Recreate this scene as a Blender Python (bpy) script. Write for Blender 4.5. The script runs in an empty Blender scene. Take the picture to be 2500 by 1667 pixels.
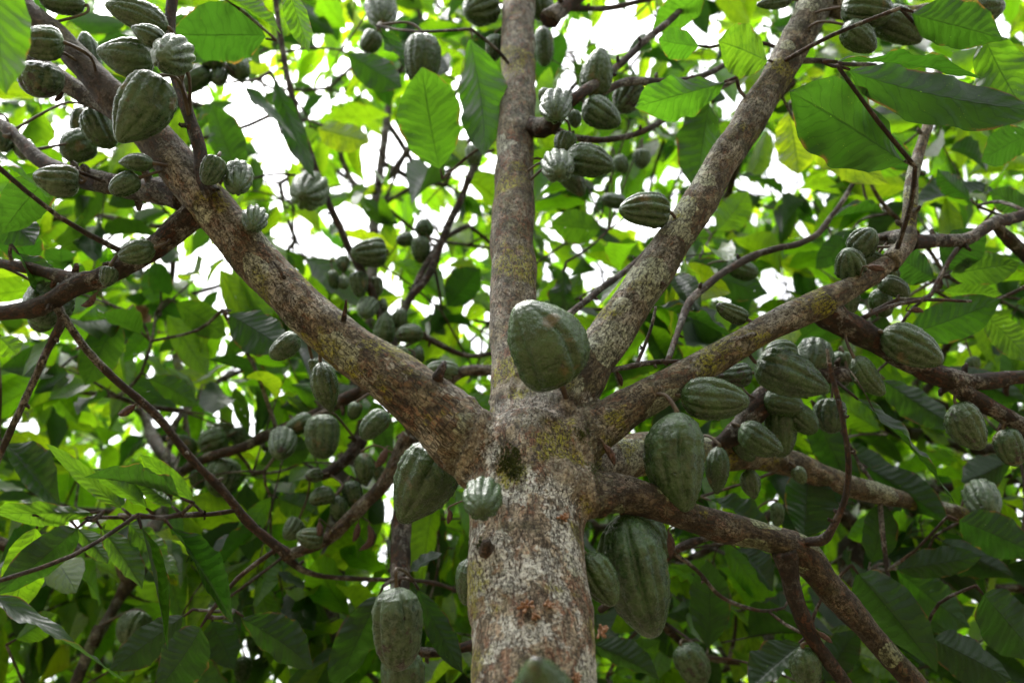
SUN_EL, SUN_AZ, SUN, SKY, EXPO = 72, 290, .85, .15, 2.68
import bpy, math, random
import numpy as np
from mathutils import Vector, Matrix, noise
random.seed(7); RNG = np.random.default_rng(7)
SC = bpy.context.scene; COL = SC.collection
# ------------------------------------------------------------------ camera
F = 2500*35/36.0; PITCH = math.radians(45); CAM = Vector((0, 0, 1.5))
FW = Vector((0, math.cos(PITCH), math.sin(PITCH))); UP = Vector((0, -math.sin(PITCH), math.cos(PITCH))); RT = Vector((1, 0, 0))
cd = bpy.data.cameras.new('camera'); cam = bpy.data.objects.new('camera', cd); COL.objects.link(cam)
cam.location = CAM; cam.rotation_euler = (math.radians(90)+PITCH, 0, 0)
cd.lens = 35; cd.sensor_width = 36; cd.clip_start = .02; cd.clip_end = 500
cd.dof.use_dof = True; cd.dof.focus_distance = 1.33; cd.dof.aperture_fstop = 4.0; cd.dof.aperture_blades = 0
SC.camera = cam
def P(x, y, d):            # point of the place from a photo position (2500 px wide) and its distance along the view axis
    return CAM + FW*d + RT*((x-1250)/F*d) - UP*((y-833.5)/F*d)
K = 1.063
def D(x, y, d): return P(x*K, y*K, d)
def proj(p):
    q = p-CAM; d = q.dot(FW)
    return (1250+q.dot(RT)/d*F, 833.5-q.dot(UP)/d*F, d)
def dep(y, h=1.0):         # depth of the vertical line at horizontal distance h (y in 2352 px picture)
    v = (y-784)/2286.0
    return h/(math.cos(PITCH)+v*math.sin(PITCH))
# ------------------------------------------------------------------ object helpers
def link(name, me, mat, parent=None):
    o = bpy.data.objects.new(name, me); COL.objects.link(o)
    if mat is not None and not me.materials: me.materials.append(mat)
    if parent is not None: o.parent = parent
    return o
def tag(o, label=None, cat=None, group=None, kind=None):
    if label: o['label'] = label
    if cat: o['category'] = cat
    if group: o['group'] = group
    if kind: o['kind'] = kind
    return o
def empty(name, loc=(0, 0, 0)):
    o = bpy.data.objects.new(name, None); COL.objects.link(o); o.location = loc; o.empty_display_size = .05
    return o
def make_mesh(name, V, Fc, smooth=True, attrs=None, uv=None):
    V = np.asarray(V, dtype=np.float32); me = bpy.data.meshes.new(name)
    me.from_pydata(V.tolist(), [], [tuple(f) for f in Fc])
    if smooth: me.polygons.foreach_set('use_smooth', np.ones(len(me.polygons), dtype=bool))
    for k, a in (attrs or {}).items():
        a = np.asarray(a, dtype=np.float32)
        if a.ndim == 2:
            t = me.attributes.new(k, 'FLOAT_VECTOR', 'POINT'); t.data.foreach_set('vector', a.ravel())
        else:
            t = me.attributes.new(k, 'FLOAT', 'POINT'); t.data.foreach_set('value', a)
    me.update()
    return me
# ------------------------------------------------------------------ node helpers
class NT:
    def __init__(s, mat):
        mat.use_nodes = True; s.t = mat.node_tree; s.t.nodes.clear(); s.out = s.t.nodes.new('ShaderNodeOutputMaterial')
    def n(s, typ, ins=None, **kw):
        nd = s.t.nodes.new(typ)
        for k, v in kw.items(): setattr(nd, k, v)
        for k, v in (ins or {}).items(): s.put(nd.inputs[k], v)
        return nd
    def put(s, sock, v):
        if isinstance(v, bpy.types.NodeSocket): s.t.links.new(v, sock)
        elif isinstance(v, bpy.types.Node): s.t.links.new(v.outputs[0], sock)
        else:
            if sock.type == 'RGBA' and not isinstance(v, float) and len(v) == 3: v = (*v, 1)
            sock.default_value = v
    def m(s, op, a, b=0.0, c=0.0, clamp=False):
        nd = s.t.nodes.new('ShaderNodeMath'); nd.operation = op; nd.use_clamp = clamp
        s.put(nd.inputs[0], a); s.put(nd.inputs[1], b); s.put(nd.inputs[2], c); return nd.outputs[0]
    def mix(s, f, a, b):
        nd = s.t.nodes.new('ShaderNodeMix'); nd.data_type = 'RGBA'
        s.put(nd.inputs['Factor'], f); s.put(nd.inputs[6], a); s.put(nd.inputs[7], b); return nd.outputs[2]
    def step(s, v, lo, hi):
        nd = s.t.nodes.new('ShaderNodeMapRange'); nd.interpolation_type = 'SMOOTHSTEP'
        s.put(nd.inputs[0], v); nd.inputs[1].default_value = lo; nd.inputs[2].default_value = hi; return nd.outputs[0]
    def vec(s, v, sc):
        nd = s.t.nodes.new('ShaderNodeVectorMath'); nd.operation = 'MULTIPLY'; s.put(nd.inputs[0], v); s.put(nd.inputs[1], sc); return nd.outputs[0]
    def add(s, v, w):
        nd = s.t.nodes.new('ShaderNodeVectorMath'); nd.operation = 'ADD'; s.put(nd.inputs[0], v); s.put(nd.inputs[1], w); return nd.outputs[0]
    def noise(s, v, scale, detail=3.0, rough=.55, dist=0.0, col=False):
        nd = s.n('ShaderNodeTexNoise', {'Vector': v, 'Scale': float(scale), 'Detail': float(detail), 'Roughness': rough, 'Distortion': dist})
        return nd.outputs[1] if col else nd.outputs[0]
    def attr(s, name, typ='GEOMETRY', out='Fac'):
        nd = s.n('ShaderNodeAttribute', attribute_type=typ, attribute_name=name); return nd.outputs[out]
    def bump(s, h, strength, dist, nrm=None):
        ins = {'Height': h, 'Strength': strength, 'Distance': dist}
        if nrm is not None: ins['Normal'] = nrm
        return s.n('ShaderNodeBump', ins).outputs[0]
# ------------------------------------------------------------------ bark
def bark_mat(name, pale, dark, red, lichen, moss, lichen_col, white=0.0, bump=1.0, fade=None, hi=None):
    mat = bpy.data.materials.new(name); t = NT(mat)
    B = t.attr('bark', out='Vector'); G = t.n('ShaderNodeNewGeometry').outputs['Position']
    wob = t.vec(t.noise(B, 60, 2, col=True), (.02, .02, .02))
    Bw = t.add(B, wob)
    n_big = t.noise(B, 14, 4)
    n_med = t.noise(t.vec(B, (1, 1, .5)), 60, 5, .62)
    n_fine = t.noise(t.vec(B, (1, 1, .45)), 330, 4, .65)
    low = t.step(t.n('ShaderNodeSeparateXYZ', {0: G}).outputs[2], 2.44, 2.12)
    hp, hd = hi if hi else (pale, dark)
    col = t.mix(t.step(n_med, .36, .66), t.mix(low, hd, dark), t.mix(low, hp, pale))
    col = t.mix(t.m('MULTIPLY', t.step(n_big, .5, .7), .55), col, tuple(c*.55 for c in pale))
    # thin wavy cross cracks and lengthwise cracks
    crk = t.noise(t.vec(Bw, (.45, .45, 2.0)), 150, 3, .6)
    crack = t.m('SUBTRACT', 1.0, t.step(t.m('ABSOLUTE', t.m('SUBTRACT', crk, .5)), .0, .035))
    crl = t.noise(t.vec(Bw, (2.2, 2.2, .28)), 60, 4, .6)
    crackl = t.m('SUBTRACT', 1.0, t.step(t.m('ABSOLUTE', t.m('SUBTRACT', crl, .5)), .0, .03))
    # rust red streaks
    st = t.noise(t.vec(Bw, (1, 1, .22)), 150, 3, .6)
    reds = t.m('MULTIPLY', t.step(st, .50, .58), t.step(t.noise(B, 18, 2), .32, .55))
    col = t.mix(t.m('MULTIPLY', reds, red), col, (.27, .085, .035))
    # flat lichen discs with crisp lobed rims
    wl = t.add(B, t.vec(t.noise(B, 45, 4, .6, col=True), (.028, .028, .028)))
    vo = t.n('ShaderNodeTexVoronoi', {'Vector': wl, 'Scale': 13.5, 'Randomness': 1.0}, feature='F1')
    pick = t.n('ShaderNodeSeparateColor', {0: vo.outputs['Color']}).outputs[0]
    rad = t.m('MULTIPLY', t.m('SUBTRACT', pick, 1-lichen), 1.25)
    edge = t.m('SUBTRACT', rad, vo.outputs['Distance'])
    lm = t.step(edge, .0, .025)
    rim = t.m('MULTIPLY', lm, t.m('SUBTRACT', 1.0, t.step(edge, .02, .07)))
    lc = t.mix(t.step(n_fine, .35, .65), tuple(c*.62 for c in lichen_col), lichen_col)
    lc = t.mix(t.m('MULTIPLY', t.step(n_med, .5, .7), .5), lc, tuple(c*.5 for c in lichen_col))
    lc = t.mix(t.m('MULTIPLY', rim, .35), lc, tuple(min(1, c*1.5) for c in lichen_col))
    col = t.mix(t.m('MULTIPLY', lm, .88), col, lc)
    # crusty pale bloom, broken up
    cr = t.noise(t.add(B, t.vec(t.noise(B, 90, 3, col=True), (.012, .012, .012))), 17, 6, .68)
    # (crust is heavier on the old trunk)
    cm = t.m('MULTIPLY', t.step(cr, .50, .565), t.m('ADD', .35 if white <= .5 else .22, t.m('MULTIPLY', low, white)), clamp=True)
    cm = t.m('MULTIPLY', cm, t.step(n_fine, .34, .5))
    col = t.mix(cm, col, (.60, .59, .54))
    # yellow green algae
    mo = t.noise(t.add(B, t.vec(t.noise(B, 120, 3, col=True), (.012, .012, .012))), 11, 4, .6)
    mm = t.m('MULTIPLY', t.step(mo, .645-moss, .71-moss), t.step(n_fine, .38, .6))
    col = t.mix(t.m('MULTIPLY', mm, .9), col, (.30, .29, .02))
    mo2 = t.noise(B, 19, 4, .6)
    col = t.mix(t.m('MULTIPLY', t.step(mo2, .56, .66), .45), col, (.055, .075, .025))
    col = t.mix(t.m('MULTIPLY', t.m('MAXIMUM', crack, crackl), .8), col, (.022, .016, .011))
    col = t.mix(t.m('MULTIPLY', t.step(n_fine, .50, .36), .75), col, (.035, .026, .019))
    sm = t.attr('seam'); pn = t.noise(G, 55, 5, .65); pf = t.noise(G, 260, 4, .65)
    sc_ = t.mix(t.step(pn, .38, .62), dark, tuple(c*.8 for c in pale)); sc_ = t.mix(t.m('MULTIPLY', t.step(pf, .48, .66), .6), sc_, tuple(c*.8 for c in lichen_col)); sc_ = t.mix(t.m('MULTIPLY', t.step(pf, .5, .34), .7), sc_, (.02, .016, .012))
    col = t.mix(t.step(t.m('ADD', sm, t.m('MULTIPLY', t.m('SUBTRACT', pn, .5), .9)), .55, .85), col, sc_)
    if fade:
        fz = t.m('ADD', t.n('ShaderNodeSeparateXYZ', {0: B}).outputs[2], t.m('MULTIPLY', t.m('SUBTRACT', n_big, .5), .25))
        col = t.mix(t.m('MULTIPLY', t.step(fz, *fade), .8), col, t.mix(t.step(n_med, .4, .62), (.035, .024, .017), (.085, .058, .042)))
    h = t.m('ADD', t.m('MULTIPLY', n_fine, .7), t.m('MULTIPLY', n_med, 1.2))
    h = t.m('SUBTRACT', h, t.m('MULTIPLY', t.m('MAXIMUM', crack, crackl), .55))
    h = t.m('ADD', h, t.m('MULTIPLY', lm, .25))
    bs = t.n('ShaderNodeBsdfPrincipled', {'Base Color': col, 'Roughness': .82, 'Normal': t.bump(h, 1.0, .0070*bump)})
    bs.inputs['Specular IOR Level'].default_value = .3
    t.put(t.out.inputs[0], bs); return mat
BARK = bark_mat('bark_old_trunk', (.50, .42, .31), (.19, .145, .10), .55, .42, .09, (.56, .57, .46), white=1.1, hi=((.28, .24, .155), (.085, .066, .040)))
BARK_LIMB = bark_mat('bark_lichen_limb', (.28, .24, .155), (.085, .066, .040), .3, .62, .10, (.47, .50, .35), white=.2)
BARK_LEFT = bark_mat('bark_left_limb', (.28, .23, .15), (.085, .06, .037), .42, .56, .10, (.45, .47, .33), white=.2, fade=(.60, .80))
BARK_RIGHT = bark_mat('bark_right_limb', (.16, .125, .08), (.05, .036, .024), .28, .52, .03, (.29, .33, .19), white=-.3)
BARK_BROWN = bark_mat('bark_brown_branch', (.072, .050, .036), (.024, .016, .012), .3, .16, -.02, (.12, .125, .095), white=-.3)
BARK_TWIG = bark_mat('bark_twig', (.085, .062, .048), (.032, .022, .018), .2, .10, -.1, (.14, .135, .11), bump=.5, white=-.3)
def flat_mat(name, c1, c2, rough=.7, scale=60):
    mat = bpy.data.materials.new(name); t = NT(mat); o = t.n('ShaderNodeTexCoord').outputs['Object']
    nn = t.noise(o, scale, 4)
    bs = t.n('ShaderNodeBsdfPrincipled', {'Base Color': t.mix(t.step(nn, .35, .65), c1, c2), 'Roughness': rough, 'Normal': t.bump(nn, .7, .002)})
    t.put(t.out.inputs[0], bs); return mat
M_STALK = flat_mat('stalk_brown', (.05, .03, .02), (.09, .065, .035))
M_CHERELLE = flat_mat('dried_young_pod', (.035, .018, .014), (.11, .055, .045), .8, 300)
M_FLOWER = flat_mat('dried_flower', (.20, .085, .035), (.34, .21, .14), .8, 200)
M_DEAD = flat_mat('dead_leaf', (.16, .085, .06), (.34, .22, .18), .8, 40)
M_MOSS = flat_mat('moss', (.03, .05, .012), (.09, .11, .02), .9, 200)
# ------------------------------------------------------------------ leaf
def leaf_mat(name, top, under, trans, yellow, rough=.36):
    mat = bpy.data.materials.new(name); t = NT(mat)
    uvw = t.attr('leaf', out='Vector'); sep = t.n('ShaderNodeSeparateXYZ', {0: uvw})
    u, v, tint = sep.outputs[0], sep.outputs[1], sep.outputs[2]
    au = t.m('ABSOLUTE', u)
    geo = t.n('ShaderNodeNewGeometry'); back = geo.outputs['Backfacing']
    ph = t.m('SUBTRACT', t.m('MULTIPLY', t.m('ADD', v, t.m('MULTIPLY', t.noise(t.vec(uvw, (.6, 2.2, 40.)), 3.0, 2), .12)), 10.5), t.m('MULTIPLY', t.m('POWER', au, .8), 1.7))
    tri = t.m('ABSOLUTE', t.m('SUBTRACT', t.m('FRACT', ph), .5))       # .5 at the vein
    vein = t.step(tri, .43, .485)
    mid = t.m('SUBTRACT', 1.0, t.step(au, .012, .045))
    vm = t.m('MAXIMUM', t.m('MULTIPLY', vein, .75), mid)
    fine = t.noise(t.vec(uvw, (5., 14., 9.)), 9, 4)
    blot = t.noise(t.add(t.vec(uvw, (1.5, 4., 30.)), (0, 0, 0)), 1.6, 3)
    base = t.mix(back, top, under)
    base = t.mix(t.m('MULTIPLY', fine, .5), base, tuple(c*.6 for c in top))
    base = t.mix(t.m('MULTIPLY', vm, .55), base, tuple(min(1, c*1.9) for c in top))
    tr = t.mix(tint, trans, yellow)
    tr = t.mix(t.m('MULTIPLY', t.step(blot, .45, .75), .55), tr, tuple(c*.55 for c in trans))
    tr = t.mix(t.m('MULTIPLY', t.m('MULTIPLY', vm, t.m('ADD', .42, t.m('MULTIPLY', blot, .55))), .85), tr, tuple(c*.25 for c in trans))
    # pale specks and a browned edge on older leaves
    sp = t.n('ShaderNodeTexVoronoi', {'Vector': t.vec(uvw, (3., 9., 60.)), 'Scale': 4.0}, feature='F1')
    spm = t.m('MULTIPLY', t.m('SUBTRACT', 1.0, t.step(sp.outputs['Distance'], .05, .13)), t.step(t.noise(t.vec(uvw, (1., 3., 40.)), 2.5, 2), .52, .6))
    tr = t.mix(t.m('MULTIPLY', spm, .6), tr, (.5, .5, .05))
    eg = t.m('MULTIPLY', t.step(t.m('ADD', au, t.m('MULTIPLY', fine, .25)), 1.0, 1.12), t.step(blot, .5, .62))
    tr = t.mix(t.m('MULTIPLY', eg, .8), tr, (.30, .14, .03)); base = t.mix(t.m('MULTIPLY', eg, .8), base, (.12, .06, .02))
    h = t.m('SUBTRACT', t.m('MULTIPLY', t.m('SUBTRACT', .5, tri), 1.0), t.m('MULTIPLY', mid, .6))
    h = t.m('ADD', h, t.m('MULTIPLY', fine, .18))
    nb = t.bump(h, .42, .0045)
    bs = t.n('ShaderNodeBsdfPrincipled', {'Base Color': base, 'Roughness': t.m('ADD', rough, t.m('MULTIPLY', back, .16)), 'Normal': nb})
    bs.inputs['Specular IOR Level'].default_value = .45
    t.put(bs.inputs['Coat Weight'], t.m('MULTIPLY', t.m('SUBTRACT', 1.0, back), .5)); bs.inputs['Coat Roughness'].default_value = .38
    tl = t.n('ShaderNodeBsdfTranslucent', {'Color': tr, 'Normal': nb})
    # the leaf reflects part and lets part of the light through
    ms = t.n('ShaderNodeMixShader', {0: .55, 1: bs.outputs[0], 2: tl.outputs[0]})
    hv = t.n('ShaderNodeTexVoronoi', {'Vector': t.vec(uvw, (2., 6., 83.)), 'Scale': 2.6}, feature='F1')
    hp = t.n('ShaderNodeSeparateColor', {0: hv.outputs['Color']}).outputs[1]
    hole = t.m('MULTIPLY', t.m('LESS_THAN', t.m('ADD', hv.outputs['Distance'], t.m('MULTIPLY', fine, .12)), .15), t.m('GREATER_THAN', hp, .87))
    tp = t.n('ShaderNodeBsdfTransparent'); mh = t.n('ShaderNodeMixShader', {0: hole, 1: ms.outputs[0], 2: tp.outputs[0]})
    t.put(t.out.inputs[0], mh.outputs[0]); return mat
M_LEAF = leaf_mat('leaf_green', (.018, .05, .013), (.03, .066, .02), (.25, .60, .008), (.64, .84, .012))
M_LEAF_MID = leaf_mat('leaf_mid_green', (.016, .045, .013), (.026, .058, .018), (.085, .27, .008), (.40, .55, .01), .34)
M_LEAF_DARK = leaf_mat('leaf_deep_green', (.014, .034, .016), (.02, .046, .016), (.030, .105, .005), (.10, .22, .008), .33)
# ------------------------------------------------------------------ pod
def pod_mat():
    mat = bpy.data.materials.new('pod_skin'); t = NT(mat)
    A = t.attr('pod', out='Vector'); sep = t.n('ShaderNodeSeparateXYZ', {0: A})
    ridge, along, seed = sep.outputs[0], sep.outputs[1], sep.outputs[2]
    o = t.n('ShaderNodeTexCoord').outputs['Object']; ov = t.add(o, t.n('ShaderNodeCombineXYZ', {0: seed, 1: seed, 2: seed}).outputs[0])
    frost = t.attr('frost', 'OBJECT'); rot = t.attr('rot', 'OBJECT'); tone = t.attr('tone', 'OBJECT')
    n1 = t.noise(ov, 45, 4); n2 = t.noise(ov, 420, 3, .7); n3 = t.noise(t.add(ov, t.vec(t.noise(ov, 70, 2, col=True), (.006, .006, .006))), 150, 4, .6)
    col = t.mix(t.step(n1, .35, .65), (.009, .030, .007), (.027, .074, .015))
    col = t.mix(t.m('MULTIPLY', t.step(n2, .48, .68), .5), col, (.048, .10, .032))
    col = t.mix(t.m('MULTIPLY', t.step(n3, .5, .7), .4), col, (.008, .02, .007))
    col = t.mix(tone, col, (.05, .085, .014))
    fm = t.m('MULTIPLY', t.m('ADD', t.m('MULTIPLY', t.step(n1, .4, .7), .30), t.m('MULTIPLY', t.step(n3, .44, .68), .62)), t.m('MULTIPLY', frost, .8), clamp=True)
    col = t.mix(fm, col, (.15, .20, .125))
    # insect holes and black rot
    vo = t.n('ShaderNodeTexVoronoi', {'Vector': t.add(ov, t.vec(t.noise(ov, 160, 2, col=True), (.004, .004, .004))), 'Scale': 42.0}, feature='F1')
    pk = t.n('ShaderNodeSeparateColor', {0: vo.outputs['Color']}).outputs[0]
    hole = t.m('MULTIPLY', t.m('SUBTRACT', 1.0, t.step(vo.outputs['Distance'], .07, .13)), t.step(pk, .80, .84))
    hm = t.m('MULTIPLY', hole, t.m('ADD', .6, rot), clamp=True)
    rn = t.m('ADD', t.noise(ov, 60, 4, .65), t.m('MULTIPLY', along, .16))
    rm = t.step(t.m('ADD', rn, t.m('MULTIPLY', rot, .36)), .80, .88)
    col = t.mix(t.m('MAXIMUM', hm, rm), col, (.02, .014, .010))
    col = t.mix(t.m('MULTIPLY', t.step(t.noise(ov, 25, 3), .62, .72), .5), col, (.16, .095, .04))
    h = t.m('ADD', t.m('MULTIPLY', n3, 1.0), t.m('MULTIPLY', n2, .08)); h = t.m('SUBTRACT', h, t.m('MULTIPLY', hm, .8))
    rg = t.m('ADD', .20, t.m('MULTIPLY', fm, .3)); rg = t.m('ADD', rg, t.m('MULTIPLY', n2, .12))
    bs = t.n('ShaderNodeBsdfPrincipled', {'Base Color': col, 'Roughness': rg, 'Normal': t.bump(h, .8, .0038)})
    t.put(bs.inputs['Sheen Weight'], t.m('MULTIPLY', frost, .12)); bs.inputs['Sheen Roughness'].default_value = .45
    bs.inputs['Specular IOR Level'].default_value = .5
    t.put(t.out.inputs[0], bs); return mat
M_POD = pod_mat()
# ------------------------------------------------------------------ tubes
def spline(pts, n_per=6):
    """pts: list of (Vector, radius) -> resampled centre line"""
    out = []; m = len(pts)
    for i in range(m-1):
        p0, p1, p2, p3 = pts[max(i-1, 0)], pts[i], pts[i+1], pts[min(i+2, m-1)]
        k = max(2, n_per)
        for j in range(k):
            t = j/k
            def cr(a, b, c, d): return .5*((2*b)+(-a+c)*t+(2*a-5*b+4*c-d)*t*t+(-a+3*b-3*c+d)*t*t*t)
            out.append((cr(p0[0], p1[0], p2[0], p3[0]), p1[1]+(p2[1]-p1[1])*(3*t*t-2*t**3)))
    out.append(pts[-1]); return out
def tube_geo(line, sides, s0=0.0, lump=0.0, seed=0.0, cap=True):
    """line: [(Vector, r)]; returns V, F, bark coordinates"""
    V = []; A = []; Fc = []; ref = None; s = s0; n = len(line)
    for i, (p, r) in enumerate(line):
        tg = (line[min(i+1, n-1)][0]-line[max(i-1, 0)][0])
        if tg.length < 1e-9: tg = Vector((0, 0, 1))
        tg.normalize()
        if ref is None:
            ref = tg.orthogonal().normalized()
        ref = (ref-tg*ref.dot(tg)).normalized(); bi = tg.cross(ref)
        if i: s += (p-line[i-1][0]).length
        for k in range(sides):
            a = 2*math.pi*k/sides; dr = ref*math.cos(a)+bi*math.sin(a); rr = r
            if lump: rr *= 1+lump*(noise.noise((p+dr*r)*28+Vector((seed, 0, 0)))+.6*noise.noise((p+dr*r)*75))
            V.append(p+dr*rr); A.append((math.cos(a)*r+seed, math.sin(a)*r, s))
    for i in range(n-1):
        for k in range(sides):
            a = i*sides+k; b = i*sides+(k+1) % sides
            Fc.append((a, b, b+sides, a+sides))
    if cap:
        V.append(line[-1][0]); A.append((seed, 0, s)); c = len(V)-1
        for k in range(sides): Fc.append(((n-1)*sides+k, (n-1)*sides+(k+1) % sides, c))
        V.append(line[0][0]); A.append((seed, 0, s0)); c = len(V)-1
        for k in range(sides): Fc.append(((k+1) % sides, k, c))
    return V, Fc, A
class Bag:
    def __init__(s): s.V = []; s.F = []; s.A = []; s.n = 0
    def add(s, V, Fc, A):
        s.V.extend(V); s.A.extend(A); n = s.n; s.F.extend([tuple(i+n for i in f) for f in Fc]); s.n += len(V)
    def build(s, name, mat, parent=None):
        me = make_mesh(name, [tuple(v) for v in s.V], s.F, attrs={'bark': np.array(s.A)}); return link(name, me, mat, parent)
# ------------------------------------------------------------------ the old cacao tree: trunk and thick limbs as one grown surface, cut into parts
NODES = []        # (point, radius, owner)  every piece of wood a stalk or twig can grow from
main = tag(empty('cacao_tree', (0.02, 1.0, 0)), 'old cacao tree with pale lichen crusted trunk forking into thick limbs in the middle', 'tree', 'cacao trees of the grove')
def rr(w, d): return w*K*d/F
def L(*rows): return [(D(x, y, d), rr(w, d)) for x, y, d, w in rows]
tr = [(Vector((.035, 1.0, -.05)), .12), (Vector((.033, 1.0, .12)), .088), (Vector((.03, 1.0, .6)), .073), (Vector((.027, 1.0, 1.3)), .068)]
for y, x, w in ((1568, 1229, 146), (1400, 1216, 138), (1250, 1207, 134), (1140, 1205, 132), (1060, 1206, 128), (1000, 1208, 105)):
    tr.append((D(x, y, dep(y)), rr(w, dep(y))))
limbs = {
 'trunk': (tr, BARK),
 'stem': (L((1206, 1060, dep(1060), 92), (1200, 980, dep(980, 1.005), 74), (1190, 900, dep(900, 1.01), 67), (1181, 780, dep(780, 1.02), 62), (1178, 600, dep(600, 1.02), 58), (1182, 400, dep(400, 1.02), 50), (1188, 200, dep(200, 1.02), 45), (1192, 20, dep(20, 1.02), 41), (1196, -120, dep(-120, 1.02), 40), (1205, -330, 2.9, 34)), BARK),
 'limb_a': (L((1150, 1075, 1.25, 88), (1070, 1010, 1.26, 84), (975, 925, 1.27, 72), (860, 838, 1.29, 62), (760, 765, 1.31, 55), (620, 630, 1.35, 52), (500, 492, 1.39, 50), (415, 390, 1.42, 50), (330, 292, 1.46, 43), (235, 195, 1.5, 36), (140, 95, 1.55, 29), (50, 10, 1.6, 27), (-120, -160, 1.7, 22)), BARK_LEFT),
 'limb_b': (L((1262, 1040, 1.27, 75), (1300, 940, 1.31, 62), (1345, 860, 1.33, 56), (1405, 765, 1.36, 54), (1500, 622, 1.41, 50), (1595, 478, 1.47, 45), (1690, 325, 1.54, 42), (1785, 175, 1.61, 40), (1858, 35, 1.69, 42), (1920, -120, 1.8, 40)), BARK_LIMB),
 'limb_c': (L((1290, 1050, 1.25, 70), (1370, 985, 1.28, 52), (1480, 915, 1.31, 46), (1600, 848, 1.35, 42), (1740, 768, 1.40, 39), (1880, 698, 1.46, 38), (1975, 648, 1.5, 28), (2045, 600, 1.54, 22)), BARK_LIMB),
 'limb_d': (L((1260, 1110, 1.20, 75), (1340, 1128, 1.22, 56), (1430, 1132, 1.24, 46), (1530, 1165, 1.26, 38), (1650, 1207, 1.29, 35), (1770, 1238, 1.31, 36), (1845, 1275, 1.32, 41), (1915, 1360, 1.33, 32), (2005, 1462, 1.34, 30), (2105, 1575, 1.35, 28), (2230, 1720, 1.37, 26)), BARK_RIGHT),
 'limb_e': (L((1290, 1085, 1.33, 60), (1400, 1055, 1.45, 56), (1500, 1042, 1.55, 50), (1620, 1040, 1.62, 42), (1740, 1046, 1.7, 36), (1830, 1070, 1.75, 31), (1920, 1105, 1.8, 28), (2020, 1135, 1.85, 25), (2150, 1165, 1.93, 21), (2300, 1215, 2.0, 18), (2480, 1290, 2.1, 15)), BARK_LIMB),
}
axes = {}
b = Bag()
for k, (pts, m_) in limbs.items():
    if k in ('limb_b', 'limb_c', 'stem'): pts = [(p, r*(1 if i_ < 2 else .91)) for i_, (p, r) in enumerate(pts)]
    ln = spline(pts, 8); axes[k] = ln; b.add(*tube_geo(ln, 28))
b.add(*tube_geo(spline(L((1235, 1010, 1.28, 48), (1258, 945, 1.30, 44), (1272, 900, 1.33, 30)), 5), 20))
me0 = make_mesh('tmp', [tuple(v) for v in b.V], b.F); tmp = link('tmp', me0, None)
md = tmp.modifiers.new('r', 'REMESH'); md.mode = 'VOXEL'; md.voxel_size = .0042; md.adaptivity = 0
ms = tmp.modifiers.new('s', 'SMOOTH'); ms.factor = .5; ms.iterations = 24
dg = bpy.context.evaluated_depsgraph_get(); ev = tmp.evaluated_get(dg); m2 = ev.to_mesh()
nv = len(m2.vertices); co = np.empty(nv*3, np.float32); m2.vertices.foreach_get('co', co); co = co.reshape(-1, 3).astype(np.float64)
nr = np.empty(nv*3, np.float32); m2.vertices.foreach_get('normal', nr); nr = nr.reshape(-1, 3).astype(np.float64)
lt = np.empty(len(m2.loops), np.int32); m2.loops.foreach_get('vertex_index', lt)
assert all(p.loop_total == 4 for p in list(m2.polygons)[:50])
quads = lt.reshape(-1, 4).copy()
ev.to_mesh_clear(); bpy.data.objects.remove(tmp)
# nearest axis, the angle round it and the distance along it
sec = np.full(nv, 1e9); best = np.full(nv, 1e9); bid = np.zeros(nv, int); crd = np.zeros((nv, 3)); names = list(limbs)
for ki, k in enumerate(names):
    ln = axes[k]; s = 0.0; ref = None
    for i in range(len(ln)-1):
        a = np.array(ln[i][0]); c = np.array(ln[i+1][0]); ab = c-a; l = np.linalg.norm(ab); tg = ab/l
        if ref is None: ref = np.array(Vector(tg).orthogonal().normalized()) if ki > 1 else np.array((1., 0, 0))
        ref = ref-tg*ref.dot(tg); ref /= np.linalg.norm(ref); bi = np.cross(tg, ref)
        q = co-a; t = np.clip(q@tg/l, 0, 1); d = q-np.outer(t*l, tg); dist = np.linalg.norm(d, axis=1)
        r = ln[i][1]+(ln[i+1][1]-ln[i][1])*t; sc = dist/r*(.78 if ki < 1 else 1)
        same = bid == ki; sec = np.where(~same & (sc > best) & (sc < sec), sc, sec)
        w = sc < best
        if w.any():
            nw = w & ~same & (best < 1e8); sec[nw] = np.minimum(sec[nw], best[nw])
            best[w] = sc[w]; bid[w] = ki; x = d@ref; y = d@bi
            crd[w] = np.stack([x[w]+ki*1.7, y[w], (s+t*l)[w]], 1) if ki > 1 else np.stack([x[w], y[w], co[w, 2]], 1)
        s += l
seam = np.clip(1-(sec-best)/.38, 0, 1); ts = (bid < 2); 
# bark lumps, ridges and the swollen collars where limbs leave the trunk
disp = np.zeros(nv); vz = [Vector(c) for c in crd]
for i in range(nv):
    c = vz[i]; w3 = Vector(co[i])
    a1 = noise.noise(Vector((c.x*22, c.y*22, c.z*14))); a2 = noise.noise(Vector((c.x*70, c.y*70, c.z*34))); a3 = noise.noise(w3*190)
    disp[i] = .0045*a1+.0014*a2+.0007*a3
for (x, y, d, R_, h_) in ((1520, 655, 1.36, .013, .014), (1000, 870, 1.22, .02, .008), (560, 705, 1.3, .02, .004), (1110, 1270, 1.12, .02, .009), (1395, 880, 1.3, .02, .006), (1075, 950, 1.2, .03, .01), (1830, 1262, 1.26, .03, .006), (1905, 705, 1.45, .02, .006), (470, 430, 1.36, .03, .006), (1250, 960, 1.2, .03, -.006), (1360, 1190, 1.2, .02, .006)):
    p = np.array(D(x, y, d)); dd = np.linalg.norm(co-p, axis=1); disp += h_*np.exp(-(dd/R_)**2)
fold = np.array([abs(noise.noise(Vector((c[0]*60, c[1]*60, c[2]*20)))) for c in co]); disp += seam*(.003-.012*fold)
co += nr*disp[:, None]
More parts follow.
